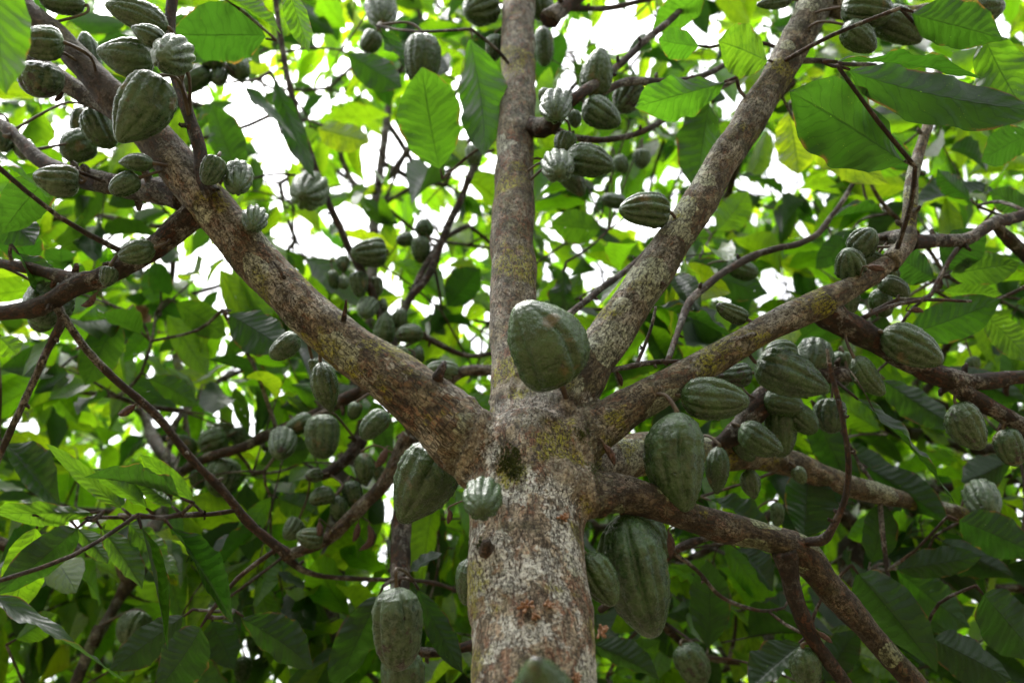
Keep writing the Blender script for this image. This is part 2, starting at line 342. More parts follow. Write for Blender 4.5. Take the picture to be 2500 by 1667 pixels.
full = make_mesh('wood', co, quads.tolist()); fn = np.empty(nv*3, np.float32); full.vertices.foreach_get('normal', fn); fn = fn.reshape(-1, 3)
qid = bid[quads]; qb = np.array([np.bincount(r, minlength=7).argmax() for r in qid])
LIMB = {}
for ki, k in enumerate(names):
    sel = quads[qb == ki]; used, inv = np.unique(sel, return_inverse=True); fc = inv.reshape(-1, 4)
    me = make_mesh('trunk' if k == 'trunk' else 'limb', co[used]-np.array(main.location), fc.tolist(), attrs={'bark': crd[used], 'seam': seam[used]})
    me.normals_split_custom_set_from_vertices(fn[used].tolist())
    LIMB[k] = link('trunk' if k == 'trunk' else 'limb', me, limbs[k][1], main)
    for (p, r) in axes[k]: NODES.append((p, r, 'main'))
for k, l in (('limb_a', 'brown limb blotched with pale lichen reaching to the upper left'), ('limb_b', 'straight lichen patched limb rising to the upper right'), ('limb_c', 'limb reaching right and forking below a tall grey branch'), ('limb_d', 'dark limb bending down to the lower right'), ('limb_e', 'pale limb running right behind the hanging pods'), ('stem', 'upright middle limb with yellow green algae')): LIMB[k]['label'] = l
bpy.data.meshes.remove(full)
# thinner branches of the old tree (2352 px picture, depth, half width)
BR = [
 (BARK_BROWN, [(345, 305, 1.49, 32), (250, 245, 1.55, 26), (150, 190, 1.6, 22), (60, 120, 1.66, 20), (-60, 40, 1.72, 18)]),
 (BARK_BROWN, [(430, 455, 1.43, 34), (340, 435, 1.5, 28), (250, 420, 1.55, 25), (170, 405, 1.6, 22), (90, 365, 1.66, 17), (30, 300, 1.72, 14), (-60, 250, 1.8, 12)]),
 (BARK_BROWN, [(470, 480, 1.40, 34), (400, 540, 1.40, 30), (330, 590, 1.41, 26), (250, 632, 1.42, 24), (175, 655, 1.43, 25), (110, 692, 1.45, 22), (20, 715, 1.48, 18), (-80, 725, 1.52, 16)]),
 (BARK_BROWN, [(200, 650, 1.43, 20), (130, 632, 1.47, 15), (60, 618, 1.5, 13), (0, 606, 1.53, 11), (-90, 590, 1.6, 9)]),
 (BARK_BROWN, [(490, 450, 1.37, 24), (462, 400, 1.38, 17), (450, 330, 1.4, 15), (425, 250, 1.43, 14), (405, 175, 1.46, 14), (396, 60, 1.5, 13), (396, -60, 1.55, 12)]),
 (BARK_TWIG, [(120, 690, 1.46, 12), (140, 735, 1.44, 10), (100, 820, 1.44, 9), (60, 910, 1.45, 9), (30, 980, 1.46, 8), (-10, 1070, 1.48, 7)]),
 (BARK_TWIG, [(140, 725, 1.44, 9), (190, 795, 1.46, 9), (260, 865, 1.48, 9), (345, 945, 1.5, 9), (440, 1050, 1.53, 9), (520, 1140, 1.56, 10), (590, 1215, 1.6, 11), (655, 1275, 1.63, 12)]),
 (BARK_TWIG, [(545, 1168, 1.57, 6), (470, 1180, 1.56, 5), (380, 1187, 1.55, 4.5), (300, 1188, 1.54, 4.5), (200, 1187, 1.53, 4), (120, 1184, 1.52, 3.5), (75, 1182, 1.5, 3)]),
 (BARK_BROWN, [(1260, 45, 2.0, 22), (1300, 10, 2.05, 19), (1350, -25, 2.1, 17), (1420, -80, 2.2, 14)]),
 (BARK_TWIG, [(1300, 15, 2.05, 8), (1370, 22, 2.1, 7), (1450, 8, 2.15, 6), (1530, -10, 2.2, 5)]),
 (BARK_BROWN, [(1215, 290, 1.8, 26), (1260, 290, 1.76, 22), (1290, 250, 1.72, 15), (1330, 222, 1.72, 13), (1400, 170, 1.8, 9), (1460, 110, 1.88, 8), (1520, 60, 1.95, 8), (1590, 0, 2.05, 7), (1640, -60, 2.1, 6)]),
 (BARK_TWIG, [(1260, 295, 1.76, 12), (1330, 318, 1.78, 8), (1400, 322, 1.82, 7), (1480, 298, 1.88, 7), (1570, 250, 1.95, 6), (1660, 200, 2.0, 5.5), (1755, 145, 2.05, 5)]),
 (BARK_TWIG, [(1380, 215, 1.78, 8), (1450, 190, 1.86, 10), (1540, 190, 1.95, 9), (1620, 175, 2.02, 7), (1700, 130, 2.1, 5)]),
 (BARK_TWIG, [(1385, 850, 1.33, 7), (1430, 842, 1.36, 6), (1490, 833, 1.4, 6), (1560, 830, 1.43, 5)]),
 (BARK_TWIG, [(1462, 838, 1.38, 5), (1478, 800, 1.4, 4), (1495, 750, 1.42, 4), (1505, 705, 1.44, 3)]),
 (BARK_BROWN, [(1180, 800, 1.52, 10), (1300, 725, 1.6, 8), (1370, 670, 1.7, 8), (1440, 615, 1.8, 7), (1500, 560, 1.9, 6)]),
 (BARK_BROWN, [(1880, 705, 1.46, 34), (1940, 742, 1.47, 31), (2030, 795, 1.49, 29), (2110, 838, 1.5, 27), (2170, 868, 1.51, 26), (2240, 880, 1.53, 20), (2352, 866, 1.56, 17), (2480, 850, 1.6, 15)]),
 (BARK_BROWN, [(2160, 862, 1.51, 24), (2220, 905, 1.52, 21), (2290, 945, 1.53, 20), (2360, 990, 1.54, 21), (2480, 1070, 1.56, 19)]),
 (BARK_LIMB, [(2040, 604, 1.54, 24), (2085, 560, 1.58, 20), (2088, 480, 1.62, 17), (2100, 400, 1.67, 14), (2118, 320, 1.72, 12), (2135, 255, 1.77, 12), (2160, 140, 1.85, 11)]),
 (BARK_BROWN, [(2095, 545, 1.6, 22), (2030, 545, 1.68, 14), (1990, 560, 1.75, 13), (1940, 590, 1.82, 10)]),
 (BARK_BROWN, [(2090, 560, 1.6, 18), (2160, 555, 1.66, 16), (2230, 548, 1.72, 14), (2290, 512, 1.78, 14), (2370, 490, 1.85, 13)]),
 (BARK_BROWN, [(2290, 515, 1.78, 12), (2320, 550, 1.79, 15), (2365, 600, 1.8, 14), (2430, 650, 1.85, 12)]),
 (BARK_TWIG, [(1900, 720, 1.47, 10), (1960, 738, 1.5, 7), (2010, 715, 1.53, 6), (2060, 693, 1.55, 6), (2130, 686, 1.58, 5), (2150, 655, 1.6, 4.5), (2175, 610, 1.62, 4), (2200, 570, 1.64, 3.5)]),
 (BARK_TWIG, [(1985, 728, 1.5, 5), (2050, 700, 1.53, 5), (2130, 690, 1.57, 4), (2230, 690, 1.6, 3.5)]),
 (BARK_BROWN, [(1800, 1262, 1.30, 30), (1812, 1320, 1.30, 21), (1830, 1390, 1.30, 19), (1868, 1475, 1.31, 17), (1925, 1550, 1.32, 16), (1990, 1630, 1.34, 15)]),
 (BARK_TWIG, [(1855, 1243, 1.30, 12), (1890, 1240, 1.28, 12), (1912, 1215, 1.27, 9), (1935, 1160, 1.26, 7.5), (1945, 1080, 1.25, 7), (1940, 1000, 1.24, 6.5), (1925, 920, 1.24, 6.5), (1908, 855, 1.24, 6), (1898, 800, 1.24, 4)]),
 (BARK_TWIG, [(1912, 850, 1.24, 2.5), (1945, 845, 1.23, 2), (1980, 890, 1.22, 1.8), (2010, 945, 1.22, 1.2)]),
 (BARK_LIMB, [(1900, 10, 1.74, 30), (1990, 40, 1.8, 16), (2070, 30, 1.85, 17), (2150, 22, 1.9, 17), (2230, 5, 1.95, 15), (2330, -30, 2.0, 13)]),
 (BARK_TWIG, [(1830, 140, 1.66, 8), (1900, 142, 1.7, 6), (1960, 148, 1.75, 5), (2010, 150, 1.8, 5)]),
 (BARK_BROWN, [(1640, 1030, 1.6, 14), (1700, 990, 1.6, 26), (1760, 920, 1.62, 34), (1860, 870, 1.64, 24), (1960, 860, 1.68, 14)]),
 (BARK_BROWN, [(1600, 1185, 1.36, 6), (1640, 1225, 1.42, 7), (1560, 1260, 1.5, 11), (1460, 1330, 1.6, 9), (1380, 1400, 1.7, 9)]),
 (BARK_TWIG, [(1545, 1270, 1.5, 5), (1600, 1310, 1.55, 5), (1660, 1370, 1.6, 4.5), (1740, 1400, 1.65, 4), (1800, 1395, 1.7, 3.5)]),
 (BARK_TWIG, [(1530, 835, 1.5, 6), (1590, 690, 1.7, 9), (1700, 600, 1.85, 9), (1790, 570, 1.9, 8), (1880, 535, 2.0, 7), (1960, 420, 2.1, 5), (2010, 360, 2.15, 4)]),
]
# a slimmer cacao stem of its own behind, with the forked branches that run left
second = tag(empty('cacao_tree', (-.22, 1.75, 0)), 'slim dark stemmed cacao tree behind the left limb of the thick trunk', 'tree', 'cacao trees of the grove')
x0 = (920-1176)/2286
def vert(y, x, w, h): d = dep(y, h); return (D(x, y, d), rr(w, d))
st = [vert(1570, 918, 23, 1.62), vert(1450, 918, 23, 1.62), vert(1300, 919, 23, 1.62), vert(1170, 924, 23, 1.62), vert(1060, 936, 24, 1.6), vert(980, 955, 20, 1.58), vert(930, 985, 16, 1.6)]
base = st[0][0]; st = [(Vector((base.x, base.y, -.05)), .045), (Vector((base.x, base.y, .6)), .035), (Vector((base.x, base.y, 1.4)), .03)]+st
BR2 = [
 (BARK_RIGHT, [(940, 1000, 1.93, 20), (915, 1050, 1.93, 18), (885, 1100, 1.93, 16), (840, 1150, 1.93, 16), (790, 1205, 1.94, 16), (740, 1245, 1.95, 15), (690, 1268, 1.96, 14), (655, 1280, 1.97, 13)]),
 (BARK_BROWN, [(960, 960, 2.0, 18), (900, 870, 2.1, 16), (810, 905, 2.15, 15), (730, 950, 2.2, 14), (650, 985, 2.22, 13), (570, 1020, 2.25, 12), (470, 1055, 2.3, 11), (380, 1100, 2.4, 10)]),
 (BARK_TWIG, [(660, 1280, 1.97, 11), (690, 1305, 1.97, 8), (740, 1322, 1.96, 6), (830, 1328, 1.95, 5.5), (930, 1330, 1.94, 5.5), (1000, 1338, 1.93, 5), (1055, 1358, 1.92, 4)]),
 (BARK_BROWN, [(830, 1010, 2.1, 16), (800, 1050, 2.08, 14), (760, 1085, 2.06, 13), (715, 1100, 2.05, 8)]),
 (BARK_BROWN, [(830, 1020, 2.1, 9), (826, 1060, 2.08, 8), (822, 1130, 2.06, 7)]),
 (BARK_BROWN, [(965, 950, 1.98, 14), (1050, 862, 2.0, 13), (1120, 852, 2.0, 13), (1220, 840, 2.05, 12)]),
 (BARK_BROWN, [(920, 1490, 1.72, 12), (1000, 1500, 1.72, 12), (1090, 1480, 1.72, 12), (1170, 1465, 1.75, 11)]),
 (BARK_BROWN, [(960, 950, 2.0, 12), (905, 780, 2.3, 11), (930, 700, 2.35, 10), (990, 620, 2.4, 9), (1040, 500, 2.45, 8.5), (1080, 400, 2.5, 8), (1098, 365, 2.5, 7)]),
 (BARK_TWIG, [(925, 710, 2.35, 7), (960, 640, 2.4, 7), (1010, 560, 2.5, 6), (1075, 520, 2.6, 6)]),
 (BARK_BROWN, [(900, 800, 2.3, 10), (840, 650, 2.32, 9), (800, 570, 2.34, 8), (765, 490, 2.36, 8), (728, 400, 2.38, 7.5), (700, 310, 2.4, 7.5), (672, 220, 2.42, 7.5), (650, 120, 2.45, 7), (630, 0, 2.5, 6.5), (615, -80, 2.5, 6)]),
 (BARK_BROWN, [(905, 780, 2.32, 10), (960, 770, 2.32, 8), (1060, 815, 2.35, 6), (1130, 812, 2.4, 5)]),
]
third = tag(empty('cacao_tree', (-1.0, 3.0, 0)), 'pale stemmed cacao tree rising in the gap between the left limb and the upright limb', 'tree', 'cacao trees of the grove')
x3 = -.32
def free(x, y, h, w, hh=None): d = dep(y, h); return (D(x, y, d), rr(w, d))
st3 = [free(820, 900, 2.3, 22), free(850, 700, 2.3, 14), free(858, 560, 2.3, 12), free(862, 470, 2.3, 11), free(872, 400, 2.3, 10), free(888, 280, 2.3, 9), free(900, 170, 2.3, 7)]
b3 = st3[0][0]; st3 = [(Vector((b3.x, b3.y+.05, -.05)), .09), (Vector((b3.x, b3.y+.03, 1.2)), .06)]+st3
BR3 = [
 (BARK_TWIG, [(868, 425, 3.5, 8), (900, 400, 3.55, 8), (940, 340, 3.6, 7), (975, 280, 3.7, 5)]),
 (BARK_TWIG, [(862, 480, 3.4, 6), (930, 440, 3.5, 5), (1010, 400, 3.6, 4.5), (1060, 370, 3.7, 4)]),
 (BARK_TWIG, [(860, 440, 3.4, 8), (820, 430, 3.5, 7), (790, 380, 3.6, 6), (770, 300, 3.7, 5)]),
]
fourth = tag(empty('cacao_tree', (-2.0, 2.6, 0)), 'cacao tree leaning in the shade at the lower left corner with a grey stem', 'tree', 'cacao trees of the grove')
st4 = [free(165, 1590, 2.1, 13), free(215, 1480, 2.1, 12), free(265, 1390, 2.15, 12), (D(320, 1290, 2.5), .026), (D(375, 1150, 2.8), .022), (D(440, 1000, 3.1), .018), (D(400, 800, 3.4), .015), (D(375, 690, 3.7), .012)]
b4 = st4[0][0]; st4 = [(Vector((b4.x-.3, b4.y-.1, -.05)), .07), (Vector((b4.x-.12, b4.y, .8)), .045)]+st4
BR4 = [(BARK_BROWN, [(440, 1000, 3.1, 10), (470, 900, 3.2, 8), (560, 850, 3.3, 6), (700, 820, 3.4, 5)]),
 (BARK_BROWN, [(760, 1640, 2.4, 8), (766, 1500, 2.5, 8), (768, 1330, 2.65, 7), (775, 1200, 2.8, 6), (800, 1050, 3.0, 5)])]
fifth = tag(empty('cacao_tree', (2.2, 3.0, 0)), 'shaded cacao tree with slender brown boughs behind the lower right leaves', 'tree', 'cacao trees of the grove')
st5 = [(D(1980, 1420, 2.9), .04), (D(2000, 1250, 3.1), .035), (D(2080, 1190, 3.2), .028)]
b5 = st5[0][0]; st5 = [(Vector((b5.x+.1, b5.y+.1, -.05)), .10), (Vector((b5.x+.05, b5.y+.05, .9)), .06)]+st5
BR5 = [(BARK_BROWN, [(2000, 1250, 3.1, 14), (2080, 1320, 2.9, 11), (2200, 1350, 2.8, 11), (2352, 1350, 2.75, 10), (2480, 1340, 2.7, 9)]),
 (BARK_BROWN, [(2000, 1250, 3.1, 18), (1900, 1160, 2.9, 16), (1780, 1180, 2.8, 14), (1650, 1250, 2.7, 9), (1560, 1290, 2.7, 8)]),
 (BARK_BROWN, [(2020, 1240, 3.1, 14), (2150, 1130, 3.0, 13), (2260, 1120, 2.9, 12), (2360, 1080, 2.8, 11)]),
 (BARK_BROWN, [(1985, 1400, 2.9, 12), (1900, 1500, 2.6, 8), (1700, 1520, 2.4, 7), (1560, 1470, 2.3, 9), (1440, 1330, 2.2, 9)])]
sixth = tag(empty('cacao_tree', (-1.3, -1.5, 0)), 'unseen cacao tree added behind the viewer, its overhead crown shading the front', 'tree', 'cacao trees of the grove')  # unseen tree, added for the shade of its crown
st6 = [(Vector((-1.3, -1.5, -.05)), .1), (Vector((-1.28, -1.5, 1.0)), .07), (Vector((-1.2, -1.45, 2.0)), .06), (Vector((-1.0, -1.4, 2.7)), .04), (Vector((-.6, -1.3, 3.3)), .03)]
ALLBR = []   # (root, object) so that stalk and twig roots know their tree
for root, key, lst in ((main, 'main', BR), (second, 'second', BR2), (third, 'third', BR3), (fourth, 'fourth', BR4), (fifth, 'fifth', BR5)):
    for j, (m_, rows) in enumerate(lst):
        ln = spline(L(*rows), 6)
        # small crookedness, as twigs have
        ln = [(p+Vector(noise.noise_vector(p*9+Vector((j, 0, 0))))*min(.006, r*.9)*(0 if i == 0 else 1), r*(1+.10*noise.noise(p*60))) for i, (p, r) in enumerate(ln)]
        bg = Bag(); bg.add(*tube_geo([(p-root.location, r) for p, r in ln], 12, seed=j*1.3+5, lump=.16, s0=j))
        # bud scars and stubs
        if rows[0][3] < 40:
            for _ in range(max(1, len(ln)//7)):
                i = random.randrange(2, len(ln)-1); p, r = ln[i]; tg = (ln[i][0]-ln[i-1][0]).normalized(); q = Vector(np.array(RNG.normal(size=3))); q = (q-tg*q.dot(tg)).normalized()
                h = r*random.uniform(.5, 1.0)+.003
                bg.add(*tube_geo([(p+q*r*.6-root.location, r*.38+.001), (p+q*(r+h*.6)-root.location, r*.3+.001), (p+q*(r+h)+tg*h*.3-root.location, r*.22)], 6, seed=j, lump=.3))
        bg.build('branch', m_, root)
        for (p, r) in ln: NODES.append((p, r, key))
for root, key, s_, m_ in ((second, 'second', st, BARK_BROWN), (third, 'third', st3, BARK_TWIG), (fourth, 'fourth', st4, BARK_RIGHT), (fifth, 'fifth', st5, BARK_BROWN), (sixth, 'sixth', st6, BARK_BROWN)):
    ln = spline(s_, 8); bg = Bag(); bg.add(*tube_geo([(p-root.location, r) for p, r in ln], 18, seed=9, lump=.13)); bg.build('trunk', m_, root)
    for (p, r) in ln[8:]: NODES.append((p, r, key))
ROOTS = {'main': main, 'second': second, 'third': third, 'fourth': fourth, 'fifth': fifth, 'sixth': sixth}
# stubs, moss and dried flower tufts on the old trunk
def surf(x, y):            # point of the main wood under a photo position
    o = CAM; d = (D(x, y, 1.0)-CAM).normalized()
    bestp = None
    for k, ob in LIMB.items():
        hit, loc, n_, _ = ob.ray_cast(o-ob_loc(ob), d)
        if hit and (bestp is None or (loc+ob_loc(ob)-o).length < (bestp[0]-o).length): bestp = (loc+ob_loc(ob), n_)
    return bestp
def ob_loc(ob): return Vector(main.location)
bpy.context.view_layer.update()
for (x, y, s) in ((1005, 868, 1.0), (790, 735, .35), (1115, 1262, .9), (1520, 652, .8), (1735, 765, .4), (1500, 845, .4), (655, 640, .3)):
    h = surf(x, y)
    if not h: continue
    p, n_ = h; q = (n_+Vector((0, 0, .3))).normalized(); sd = Vector(RNG.normal(size=3))*.003
    bg = Bag(); bg.add(*tube_geo([(p-q*.004-main.location, .010*s), (p+q*.007*s-main.location+sd, .008*s), (p+q*.018*s-main.location+sd*2, .006*s), (p+q*.026*s-main.location+sd*4, .003*s)], 9, seed=x, lump=.5))
    bg.build('stub', BARK_BROWN, main)
for (x, y, s, mt) in ((1210, 1392, 1.0, M_FLOWER), (1258, 1385, .7, M_FLOWER), (1378, 1443, .8, M_FLOWER), (1290, 1188, .8, M_FLOWER), (1320, 1553, .7, M_FLOWER), (1228, 1410, .6, M_FLOWER)):
    h = surf(min(x, 1350), y)
    if not h: continue
    p, n_ = h; p = p+RT*((x-min(x, 1350))*K/F*1.08)
    bg = Bag()
    for _ in range(16):
        q = (n_*1.0+Vector(RNG.normal(size=3))*.8).normalized(); l = .008*s*random.uniform(.5, 1.2)
        p1 = p+q*l*.6+Vector((0, 0, -.001)); p2 = p+q*l+Vector((0, 0, -.003))
        bg.add(*tube_geo([(p-n_*.002-main.location, .0008), (p1-main.location, .0011), (p2-main.location, .0022*s), (p2+q*.002-main.location, .0008)], 5, seed=_))
    bg.build('flower_tuft', mt, main)
MV = []; MF = []
for (x, y, n__, s) in ((1168, 1065, 260, 26), (1185, 1085, 120, 18), (1108, 1252, 70, 14), (1340, 1000, 90, 16), (1365, 1075, 60, 14), (1180, 1045, 80, 20)):
    h0 = surf(x, y)
    for _ in range(n__):
        h = surf(x+random.gauss(0, s*.6), y+random.gauss(0, s*.55))
        if not h: continue
        p, n_ = h
        for __ in range(3):
            q = (n_+Vector(RNG.normal(size=3))*.7).normalized(); l = random.uniform(.002, .0055); sd = q.orthogonal()*.0007
            k = len(MV); a = p-n_*.0005-main.location; MV += [tuple(a-sd), tuple(a+sd), tuple(a+q*l)]; MF.append((k, k+1, k+2))
mo = link('moss', make_mesh('moss', MV, MF), M_MOSS, main); mo['kind'] = 'stuff'
